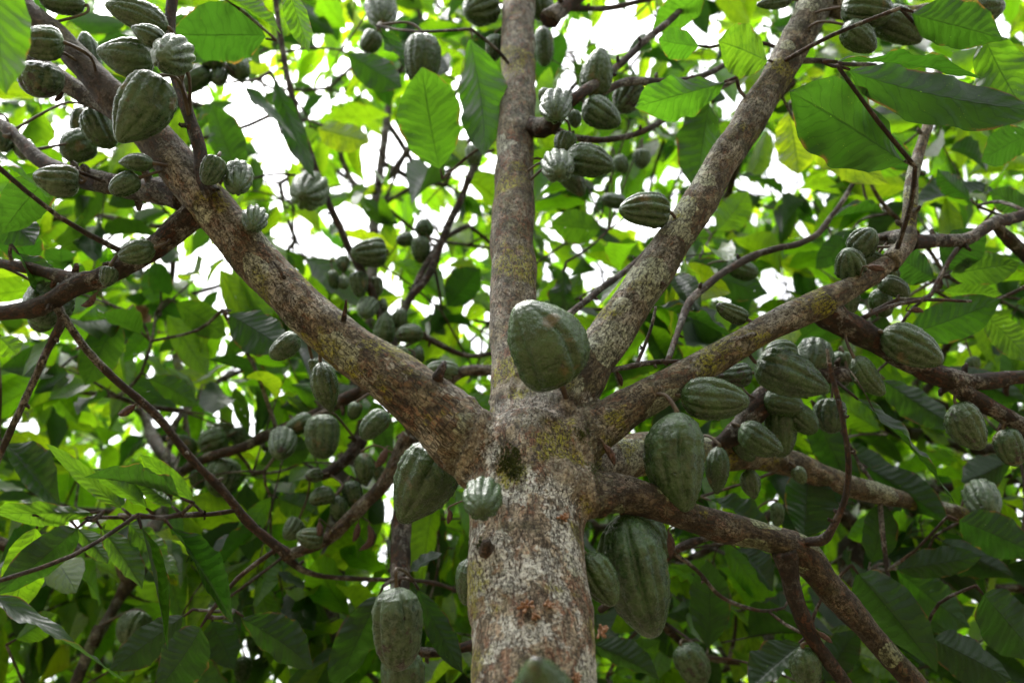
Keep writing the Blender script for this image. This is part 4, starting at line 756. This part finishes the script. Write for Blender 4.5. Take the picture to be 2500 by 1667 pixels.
# order the twig clusters outward from the wood and link each to the nearest wood already grown
rc = random.Random(5)
clusters = []
def dens(x, y):
    # canopy is thinner overhead on the left, thicker to the right and low down
    v = 1.2+.2*min(1, max(0, (y-150)/1200))+.25*min(1, max(0, (x-1500)/900))
    if x < 1100 and 480 < y < 1050: v *= .68
    return v
zones = ((2.1, 2.9, 380, 1), (2.9, 4.2, 800, 1), (4.2, 6.6, 1450, 2))
for z0, z1, cnt, q in zones:
    for _ in range(cnt):
        d = rc.uniform(z0, z1); x = rc.uniform(-650, 3150); y = rc.uniform(-500, 2200)
        if rc.random() > dens(x, y)/1.45: continue
        p = P(x, y, d)
        if p.z < .5 or p.y < 1.5: continue
        clusters.append((p, q))
for _ in range(700):   # the shaded lower storey far behind
    d = rc.uniform(5.5, 9); x = rc.uniform(-900, 3400); y = rc.uniform(900, 2100); p = P(x, y, d)
    if p.z < .4: continue
    clusters.append((p, 3))
over_from = len(clusters)
for _ in range(130):   # unseen canopy added overhead and behind the viewer to shade the front
    p = Vector((rc.uniform(-3.5, 3.5), rc.uniform(-3.6, 1.0), rc.uniform(2.7, 4.8)))
    if (p-CAM).dot(FW) > 0 and abs(proj(p)[0]-1250) < 1700 and abs(proj(p)[1]-833) < 1300: continue
    clusters.append((p, 4))
hand = [(B-a*.02, 9, a) for B, a, l in HAND_NODES]
pend = [(c[0], c[1], None) for c in clusters]+hand
P0 = np.array([tuple(c[0]) for c in pend]); dist0 = np.array([np.min(np.linalg.norm(NODE_P-p, axis=1)) for p in P0])
for i_, c_ in enumerate(pend):
    if c_[1] == 4: dist0[i_] = np.min(np.linalg.norm(NODE_P[[k == 'sixth' for k in NODE_K]]-P0[i_], axis=1))
order = np.argsort(dist0)
gp = [tuple(p) for p in NODE_P]; gk = list(NODE_K); gr = list(NODE_R); gpar = [-1]*len(gp); nbase = len(gp); cnt_ = [0]*len(gp)
GA = np.zeros((len(gp)+len(pend)*2+10, 3)); GA[:len(gp)] = NODE_P; ng = len(gp); info = {}; SIX = np.zeros(len(GA), bool); SIX[:ng] = [k == 'sixth' for k in gk]
for oi in order:
    p, q, a = pend[oi]; pv = np.array(tuple(p)); dd = np.linalg.norm(GA[:ng]-pv, axis=1)
    # growth prefers to come from below
    pen = dd+.25*np.maximum(0, GA[:ng, 2]-pv[2])+np.where(SIX[:ng] == (q == 4), 0, 50.0); j = int(np.argmin(pen))
    SIX[ng] = (q == 4); GA[ng] = pv; gk.append(gk[j]); gpar.append(j); info[ng] = (q, a); ng += 1
cntd = np.zeros(ng); 
for i in range(ng-1, nbase-1, -1):
    cntd[i] += 1; cntd[gpar[i]] += cntd[i]
bagB = {}
def top_of(i):
    while gpar[i] >= nbase: i = gpar[i]
    return i
def radius(i): return .0016+.0011*math.sqrt(cntd[i])
leafcount = 0
for i in range(nbase, ng):
    j = gpar[i]; a = Vector(GA[j]); c = Vector(GA[i]); key = gk[i]; q, ha = info[i]
    v = c-a; l = v.length
    if l < .01: continue
    mid = a+v*.5+Vector((rc.gauss(0, .07), rc.gauss(0, .07), rc.gauss(.02, .05)))*l
    r1 = radius(i); r0 = min(r1*1.25, NODE_R[j]*.8) if j < nbase else min(r1*1.2, radius(j))
    sd = 7 if q < 3 or q == 9 else 5
    ln = spline([(a, r0), (mid, (r0+r1)/2), (c, r1)], 3 if q == 1 or q == 9 else 2)
    bg = bagB.setdefault((key, top_of(i)), Bag()); rl = ROOTS[key].location
    bg.add(*tube_geo([(p-rl, r) for p, r in ln], sd, seed=i*.37, lump=.12, cap=False))
    if q == 9:
        bg.add(*tube_geo([(c-rl, .0028), (c+ha*.02-rl, .002)], 5, seed=i)); continue
    # leafy twig
    out = v.normalized(); ax = (out*.6+Vector((rc.gauss(0, .6), rc.gauss(0, .6), rc.gauss(.05, .3)))).normalized()
    n = rc.randint(7, 10) if q < 3 else rc.randint(6, 9); TL = rc.uniform(.22, .42)*(1 if q < 3 else 1.25)
    end = c+ax*TL+Vector((0, 0, -.07*TL)); tw = spline([(c, max(.0022, r1*.8)), (c+ax*TL*.55+Vector((0, 0, .03)), .002), (end, .0013)], 4)
    ends = tw; bg.add(*tube_geo([(p-rl, r) for p, r in tw], 5, seed=i*.37, cap=False))
    side = ax.cross(Vector((0, 0, 1))); side = side.normalized() if side.length > .1 else Vector((1, 0, 0))
    for k in range(n):
        t = (k+.6)/n; f = t*(len(tw)-1); fi = min(int(f), len(tw)-2); bp = tw[fi][0].lerp(tw[fi+1][0], f-fi)
        sgn = 1 if k % 2 else -1
        ld = (side*sgn*rc.uniform(.35, 1.0)+ax*rc.uniform(.1, .9)+Vector((0, 0, -rc.uniform(.1, 1.35)))+Vector((rc.gauss(0, .2), rc.gauss(0, .2), 0))).normalized()
        ll = rc.uniform(.12, .24)*(1 if q < 3 else 1.2); ww = ll*rc.uniform(.30, .42)
        pb = bp+ld*.02; tp = pb+ld*ll
        x, y, d = proj(pb); x2, y2, d2 = proj(tp)
        if q != 4 and (d < .6 or d2 < .6): continue
        if q == 4 and any(e > .05 and -250 < xx < 2750 and -250 < yy < 1900 for xx, yy, e in ((x, y, d), (x2, y2, d2))): continue
        if q != 4 and any(in_gap(x+(x2-x)*s, y+(y2-y)*s, .58) for s in (.2, .5, .8)): continue
        if q != 4 and min(d, d2) < 2.6 and (fronts_wood(x, y, min(d, d2)) or fronts_wood(x2, y2, min(d, d2)) or fronts_wood((x+x2)/2, (y+y2)/2, min(d, d2)) or fronts_wood(x*.25+x2*.75, y*.25+y2*.75, min(d, d2)) or fronts_wood(x*.75+x2*.25, y*.75+y2*.25, min(d, d2))): continue
        up = Vector((rc.gauss(0, .35), rc.gauss(0, .35), 1)); nrm = up-ld*up.dot(ld)
        if nrm.length < .15: nrm = side.copy()
        nrm.normalize(); nrm = Matrix.Rotation(rc.gauss(0, .5), 3, ld) @ nrm
        T = rc.choice(T_LO)
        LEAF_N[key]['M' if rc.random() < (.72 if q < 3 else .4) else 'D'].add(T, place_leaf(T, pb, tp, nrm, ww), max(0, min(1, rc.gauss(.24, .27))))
        leafcount += 1
print('leaves', leafcount, 'nodes', ng)
# boughs with many twigs are parts of their own, the rest is one mass of fine twigs per tree
for key in ROOTS:
    mine = sorted([b_ for (k, t_), b_ in bagB.items() if k == key], key=lambda b_: -len(b_.V))
    for b_ in mine[:14]: b_.build('branch', BARK_TWIG, ROOTS[key])
    rest = Bag()
    for b_ in mine[14:]: rest.add(b_.V, b_.F, b_.A)
    if rest.V: rest.build('fine_twigs', BARK_TWIG, ROOTS[key])['kind'] = 'stuff'
for key in ROOTS:
    if key == 'main':
        for q in 'MD':
            g = groups_extra[q]; t = LEAF_N[key][q]; off = t.n
            for V, Fc, A in zip(g.V, g.F, g.A): t.V.append(V); t.A.append(A)
            for Fc in g.F: t.F.append(Fc+off)
            t.n += g.n
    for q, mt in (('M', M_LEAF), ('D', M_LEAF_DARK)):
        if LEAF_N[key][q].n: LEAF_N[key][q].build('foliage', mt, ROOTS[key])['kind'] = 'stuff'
# ring of far grove leaves, added all round to block low horizon light
lb = LeafBag(); rf = random.Random(31)
for _ in range(9000):
    a = rf.uniform(0, 2*math.pi); r_ = rf.uniform(9.5, 14); z = rf.uniform(.1, 1)**.8*6.5
    b_ = Vector((math.sin(a)*r_, math.cos(a)*r_+1, z)); ld = Vector((rf.gauss(0, .6), rf.gauss(0, .6), -rf.uniform(.1, 1))).normalized(); ll = rf.uniform(.45, .8)
    x, y, d = proj(b_)
    if d > 1 and in_gap(x, y, .9): continue
    up = Vector((rf.gauss(0, .5), rf.gauss(0, .5), 1)); nrm = up-ld*up.dot(ld)
    lb.add(T_LO[rf.randrange(8)], place_leaf(T_LO[rf.randrange(8)], b_, b_+ld*ll, nrm.normalized(), ll*.45), max(0, rf.gauss(.2, .2)))
far = lb.build('grove_light_screen', M_LEAF_DARK, None); far['kind'] = 'stuff'; far['label'] = 'leafy ring of farther cacao grove, added all round to block horizon light'
# crumpled dead leaf caught in the twigs
T = leaf_template(13, 31, 909, fold=1.2, droop=1.2, wave=.35, twist=1.6, side=.1)
lb = LeafBag(); lb.add(T, place_leaf(T, P(365, 765, 2.7), P(300, 800, 2.65), Vector((.3, -.4, -.8)), .09), 0); lb.build('dead_leaf', M_DEAD, main)
# ------------------------------------------------------------------ pods
RX = [0, .015, .05, .12, .25, .42, .6, .75, .86, .93, .97, .99, 1]
SHAPES = {
 'p': [.12, .28, .48, .74, .95, 1, .93, .76, .56, .40, .28, .18, 0],      # pointed
 'o': [.14, .34, .58, .82, .97, 1, .96, .85, .68, .48, .32, .2, 0],       # blunt oval
 's': [.12, .26, .46, .70, .92, 1, .92, .72, .48, .29, .18, .11, 0],      # slim
 'b': [.12, .42, .66, .86, .98, 1, .88, .66, .45, .30, .2, .12, 0],       # heavy base, long tip
 'e': [.2, .48, .68, .88, .99, 1, .92, .75, .55, .40, .29, .20, 0],
 'k': [.2, .5, .72, .9, 1, .98, .9, .76, .58, .40, .28, .18, 0]}          # stubby and deeply ribbed
RIBD = {'p': .095, 'o': .085, 's': .10, 'b': .085, 'e': .07, 'k': .12}
def pod_geo(Lr, Wr, shape, nt_, ns, seed, warts=1.0):
    rg = random.Random(seed); ph = rg.uniform(0, 6.28); rd = RIBD[shape]*rg.uniform(.75, 1.2); bendx, bendz = rg.uniform(-.06, .06), rg.uniform(-.06, .06)
    off = [rg.uniform(-.07, .07) for _ in range(10)]; wide = [rg.uniform(.8, 1.25) for _ in range(10)]
    V = []; A = []; sv = rg.uniform(0, 30)
    for j in range(ns+1):
        t = .5-.5*math.cos(math.pi*j/ns); t = t*.6+.4*(j/ns); r0 = np.interp(t, RX, SHAPES[shape])*Wr/2
        env = min(1, t*9)*min(1, (1-t)*5+.12)
        for k in range(nt_):
            a = 2*math.pi*k/nt_; q = ((a+ph) % (2*math.pi))/(2*math.pi)*10; bi = 0.0
            fu = 0
            for c in (math.floor(q)-1, math.floor(q), math.floor(q)+1, math.floor(q)+2):
                cc = c % 10; dd = q-(c+off[cc]); dp = (1.0 if (cc % 2 == 0 or shape == 'k') else .45)*(.75+.5*abs(off[cc])/.07*.5)
                fu = max(fu, dp*math.exp(-(dd/((.19 if shape == 'k' else .17)*wide[cc]))**2))
            dr = Vector((math.cos(a), 0, math.sin(a)))
            fu *= max(.25, .8+.75*noise.noise(Vector((dr.x*1.6, t*3.1, dr.z*1.6))+Vector((sv, 17, 0))))
            ridge = 1-fu
            pos = Vector((dr.x*r0, t*Lr, dr.z*r0))
            w1 = noise.noise(Vector((dr.x*3.2, t*Lr/Wr*5.5, dr.z*3.2))+Vector((sv, 0, 0)))
            w2 = noise.noise(Vector((dr.x*7.5, t*Lr/Wr*12, dr.z*7.5))+Vector((sv, 3, 0)))
            w3 = noise.noise(Vector((dr.x*1.3, t*1.6, dr.z*1.3))+Vector((sv, 9, 0)))
            rr_ = r0*(1-rd*2.0*fu*env+warts*(.026*w1+.028*abs(w2)*2)*env*(.3+ridge)+.04*w3*env)
            V.append((dr.x*rr_+bendx*Lr*math.sin(math.pi*t), t*Lr, dr.z*rr_+bendz*Lr*math.sin(math.pi*t))); A.append((ridge, t, sv))
    Fc = []
    for j in range(ns):
        for k in range(nt_):
            a = j*nt_+k; b_ = j*nt_+(k+1) % nt_; Fc.append((a, a+nt_, b_+nt_, b_))
    V.append((0, -Lr*.002, 0)); A.append((0, 0, sv)); c = len(V)-1
    for k in range(nt_): Fc.append((k, (k+1) % nt_, c))
    return V, Fc, A
NP_ = np.concatenate([NODE_P, GA[nbase:ng]]); 
NPR = np.concatenate([NODE_R, np.array([radius(i) for i in range(nbase, ng)])])
def best_node(p, own=None):
    d = np.linalg.norm(NP_-np.array(p), axis=1)-NPR; j = int(np.argmin(d)); return Vector(NP_[j]), float(NPR[j]), float(d[j])
GROUP = 'green cacao pods growing from the branches'
def build_pod(i, spec):
    cx, cy, Lp, Wp, ang, tilt, d, shp, frost, rot, label = spec
    t = math.radians(tilt); Wr = Wp*d/F
    if tilt > 45: Lr = Wr*(1.25 if shp == 'k' else 1.35)
    else:
        Lr = math.sqrt(max((Lp*d/F)**2-(Wr*math.sin(t)*.8)**2, (Wr*.8)**2))/math.cos(t)
    if tilt > 45: Lr = max(Lr, Wr*1.3)
    a = math.radians(ang)
    ax = (RT*math.cos(a)-UP*math.sin(a))*math.cos(t)-FW*math.sin(t)
    # aim relative to the ray, so pods away from the middle keep their tilt
    c = P(cx, cy, d); base = c-ax*Lr*.5
    big = Wp > 60
    V, Fc, A = pod_geo(Lr, Wr, shp, 90 if big else 60, 64 if big else 36, 500+i, warts=1.0 if Wp > 60 else .8)
    z = ax.orthogonal().normalized(); x = ax.cross(z).normalized(); rot_ = random.Random(i).uniform(0, 6.28)
    z2 = z*math.cos(rot_)+x*math.sin(rot_); x2 = ax.cross(z2)
    R = np.array([tuple(x2), tuple(ax), tuple(z2)]); W_ = np.array(V)@R
    root = empty('cacao_pod', base); tag(root, label, 'cacao pod', GROUP)
    me = make_mesh('husk', W_, Fc, attrs={'pod': np.array(A)}); h = link('husk', me, M_POD, root)
    h['frost'] = float(frost); h['rot'] = float(rot); h['tone'] = float(random.Random(i*3).uniform(0, .35))
    # stalk, curving to the nearest wood
    np_, nr_, nd = best_node(base)
    sr = max(.0022, Wr*.036)
    if nd < .16 and nd > .002:
        dirn = (np_-base).normalized(); tgt = np_
        mid = base-ax*min(.02, nd*.5)+(tgt-base)*.35
        ln = [(base+ax*Lr*.02, sr*1.5), (base-ax*.004, sr*1.15), (mid, sr), (tgt, sr*1.3)]
    else:
        ln = [(base+ax*Lr*.02, sr*1.5), (base-ax*.006, sr*1.1), (base-ax*.022+Vector((0, 0, .006)), sr), (base-ax*.03+Vector((0, 0, .022)), sr*.9)]
        if nd >= .16 and nd < .6: ln = ln[:3]+[((base+np_)/2+Vector((0, 0, .02)), sr*.8), (np_, sr*.9)]
    bg = Bag(); bg.add(*tube_geo([(p-base, r) for p, r in spline(ln, 4)], 8, seed=i, lump=.15)); bg.build('stalk', M_STALK, root)
    return root
for i, s_ in enumerate(PODS): build_pod(i, s_)
# dried young pods (brown, shrivelled, curved)
CH = [
 (778,1297,46,18,95,1.92,10,'shrivelled brown young pod in front of the small black striped pod'),
 (868,1300,46,18,105,1.93,15,'straight dried brown young pod, left one of a pair under the curved branch'),
 (888,1312,66,22,110,1.93,60,'banana curved dried young pod, right one of a pair under the curved branch'),
 (1096,1262,34,15,100,1.3,10,'tiny dried young pod on a thread beside the trunk under the big dark pod'),
 (930,1118,52,22,120,1.9,10,'dark dried young pod hanging between limb and curved branch'),
 (1512,925,38,15,70,1.36,10,'brown dried young pod under the thin twig between the two right limbs'),
 (1487,1110,60,19,62,1.24,15,'dried dark young pod hanging beside the trunk over the lower right limb'),
 (1635,1330,60,20,88,1.36,10,'narrow dried young pod hanging right of the longest green pod'),
 (2140,656,44,18,10,1.46,10,'reddish brown dried young pod lying on the right limb'),
 (2238,760,34,16,5,1.55,20,'dark little dried pod dangling from the thin twig at the right'),
 (2015,1555,44,15,38,1.3,0,'reddish dried young pod sticking out of the lower right branch'),
 (215,732,44,18,140,1.42,40,'curled brown dried pod under the lower left side branch'),
 (308,1000,46,22,150,1.5,20,'dark crumpled dried pod on the thin descending twig'),
]
for i, (cx, cy, Lp, Wp, ang, d, bend, label) in enumerate(CH):
    a = math.radians(ang); ax = RT*math.cos(a)-UP*math.sin(a); sdv = ax.cross(FW); Lr = Lp*d/F; Wr = Wp*d/F; base = P(cx, cy, d)-ax*Lr*.5
    ln = []
    for k in range(15):
        t = k/14; r = np.interp(t, [0, .08, .3, .6, .85, 1], [.2, .55, .95, 1, .6, .12])*Wr/2
        ln.append((base+ax*Lr*t+sdv*math.sin(math.pi*t)*Lr*bend/200, r))
    bg = Bag(); V, Fc, A = tube_geo([(p-base, r) for p, r in ln], 20, seed=i, lump=.0)
    V = [v*1.0 for v in V]
    for j in range(15):
        c0 = ln[j][0]-base
        for k in range(20):
            q = V[j*20+k]-c0; V[j*20+k] = c0+q*(1-.22*abs(math.sin(k/20*math.pi*5))+.15*noise.noise(V[j*20+k]*300))
    root = empty('dried_pod', base); tag(root, label, 'dried pod', 'dried young pods on the branches')
    bg.add(V, Fc, A); bg.build('husk', M_CHERELLE, root)
    np_, nr_, nd = best_node(base); tgt = np_ if nd < .12 else base-ax*.02+Vector((0, 0, .015))
    bg = Bag(); bg.add(*tube_geo([(p-base, r) for p, r in spline([(base+ax*.002, .0016), (base-ax*.006, .0012), ((base+tgt)/2+Vector((0, 0, .004)), .0011), (tgt, .0014)], 4)], 6, seed=i)); bg.build('stalk', M_STALK, root)
# ------------------------------------------------------------------ ground, sky, light
gm = bpy.data.materials.new('leaf_litter'); t = NT(gm); o = t.n('ShaderNodeTexCoord').outputs['Object']
vo = t.n('ShaderNodeTexVoronoi', {'Vector': t.add(o, t.vec(t.noise(o, 3, 3, col=True), (.2, .2, .2))), 'Scale': 9.0})
c = t.mix(t.n('ShaderNodeSeparateColor', {0: vo.outputs['Color']}).outputs[0], (.11, .07, .04), (.25, .18, .11))
c = t.mix(t.step(t.noise(o, .9, 4), .5, .65), c, (.06, .10, .03))
bs = t.n('ShaderNodeBsdfPrincipled', {'Base Color': c, 'Roughness': .9, 'Normal': t.bump(vo.outputs['Distance'], .8, .03)}); t.put(t.out.inputs[0], bs)
n = 81; GV = []; 
for j in range(n):
    for i in range(n):
        u = (i-40)/40; v = (j-40)/40; x = math.copysign(abs(u)**2.2, u)*120; y = math.copysign(abs(v)**2.2, v)*120
        GV.append((x, y, .05*noise.noise(Vector((x*.5, y*.5, 0)))*(1 if abs(x)+abs(y) > 1 else .3)-.01))
GF = [(j*n+i, j*n+i+1, (j+1)*n+i+1, (j+1)*n+i) for j in range(n-1) for i in range(n-1)]
g = link('ground', make_mesh('ground', GV, GF), gm); g['kind'] = 'structure'
w = bpy.data.worlds.new('World'); SC.world = w; w.use_nodes = True; nt = w.node_tree
bgn = nt.nodes['Background']; sky = nt.nodes.new('ShaderNodeTexSky'); sky.sky_type = 'NISHITA'; sky.sun_disc = False
ELEV, AZ = math.radians(SUN_EL), math.radians(SUN_AZ)     # azimuth from +Y clockwise
sky.sun_elevation = ELEV; sky.sun_rotation = AZ; sky.dust_density = 4; sky.air_density = 1.2; sky.ozone_density = .8
bw = nt.nodes.new('ShaderNodeRGBToBW'); mx = nt.nodes.new('ShaderNodeMix'); mx.data_type = 'RGBA'; mx.inputs['Factor'].default_value = .9
nt.links.new(sky.outputs[0], bw.inputs[0]); nt.links.new(sky.outputs[0], mx.inputs[6])
cb = nt.nodes.new('ShaderNodeCombineColor')
for i_, k_ in enumerate((1.0, 1.0, 1.0)):
    m_ = nt.nodes.new('ShaderNodeMath'); m_.operation = 'MULTIPLY'; m_.inputs[1].default_value = k_; nt.links.new(bw.outputs[0], m_.inputs[0]); nt.links.new(m_.outputs[0], cb.inputs[i_])
nt.links.new(cb.outputs[0], mx.inputs[7]); nt.links.new(mx.outputs[2], bgn.inputs[0]); bgn.inputs[1].default_value = SKY
sd = bpy.data.lights.new('sun', 'SUN'); so = bpy.data.objects.new('sun', sd); COL.objects.link(so); sd.energy = SUN; sd.angle = math.radians(30); sd.color = (1, .97, .93)
dirv = Vector((math.sin(AZ)*math.cos(ELEV), math.cos(AZ)*math.cos(ELEV), math.sin(ELEV))); so.rotation_euler = dirv.to_track_quat('Z', 'Y').to_euler()
SC.view_settings.view_transform = 'Standard'; SC.view_settings.look = 'None'; SC.view_settings.exposure = EXPO; SC.view_settings.gamma = 1
SC.render.engine = 'CYCLES'; cy = SC.cycles; cy.use_denoising = True
try: cy.denoiser = 'OPENIMAGEDENOISE'
except Exception: pass
cy.max_bounces = 8; cy.diffuse_bounces = 4; cy.transmission_bounces = 8; cy.glossy_bounces = 2; cy.transparent_max_bounces = 8; cy.caustics_reflective = False; cy.caustics_refractive = False
cy.sample_clamp_indirect = 6
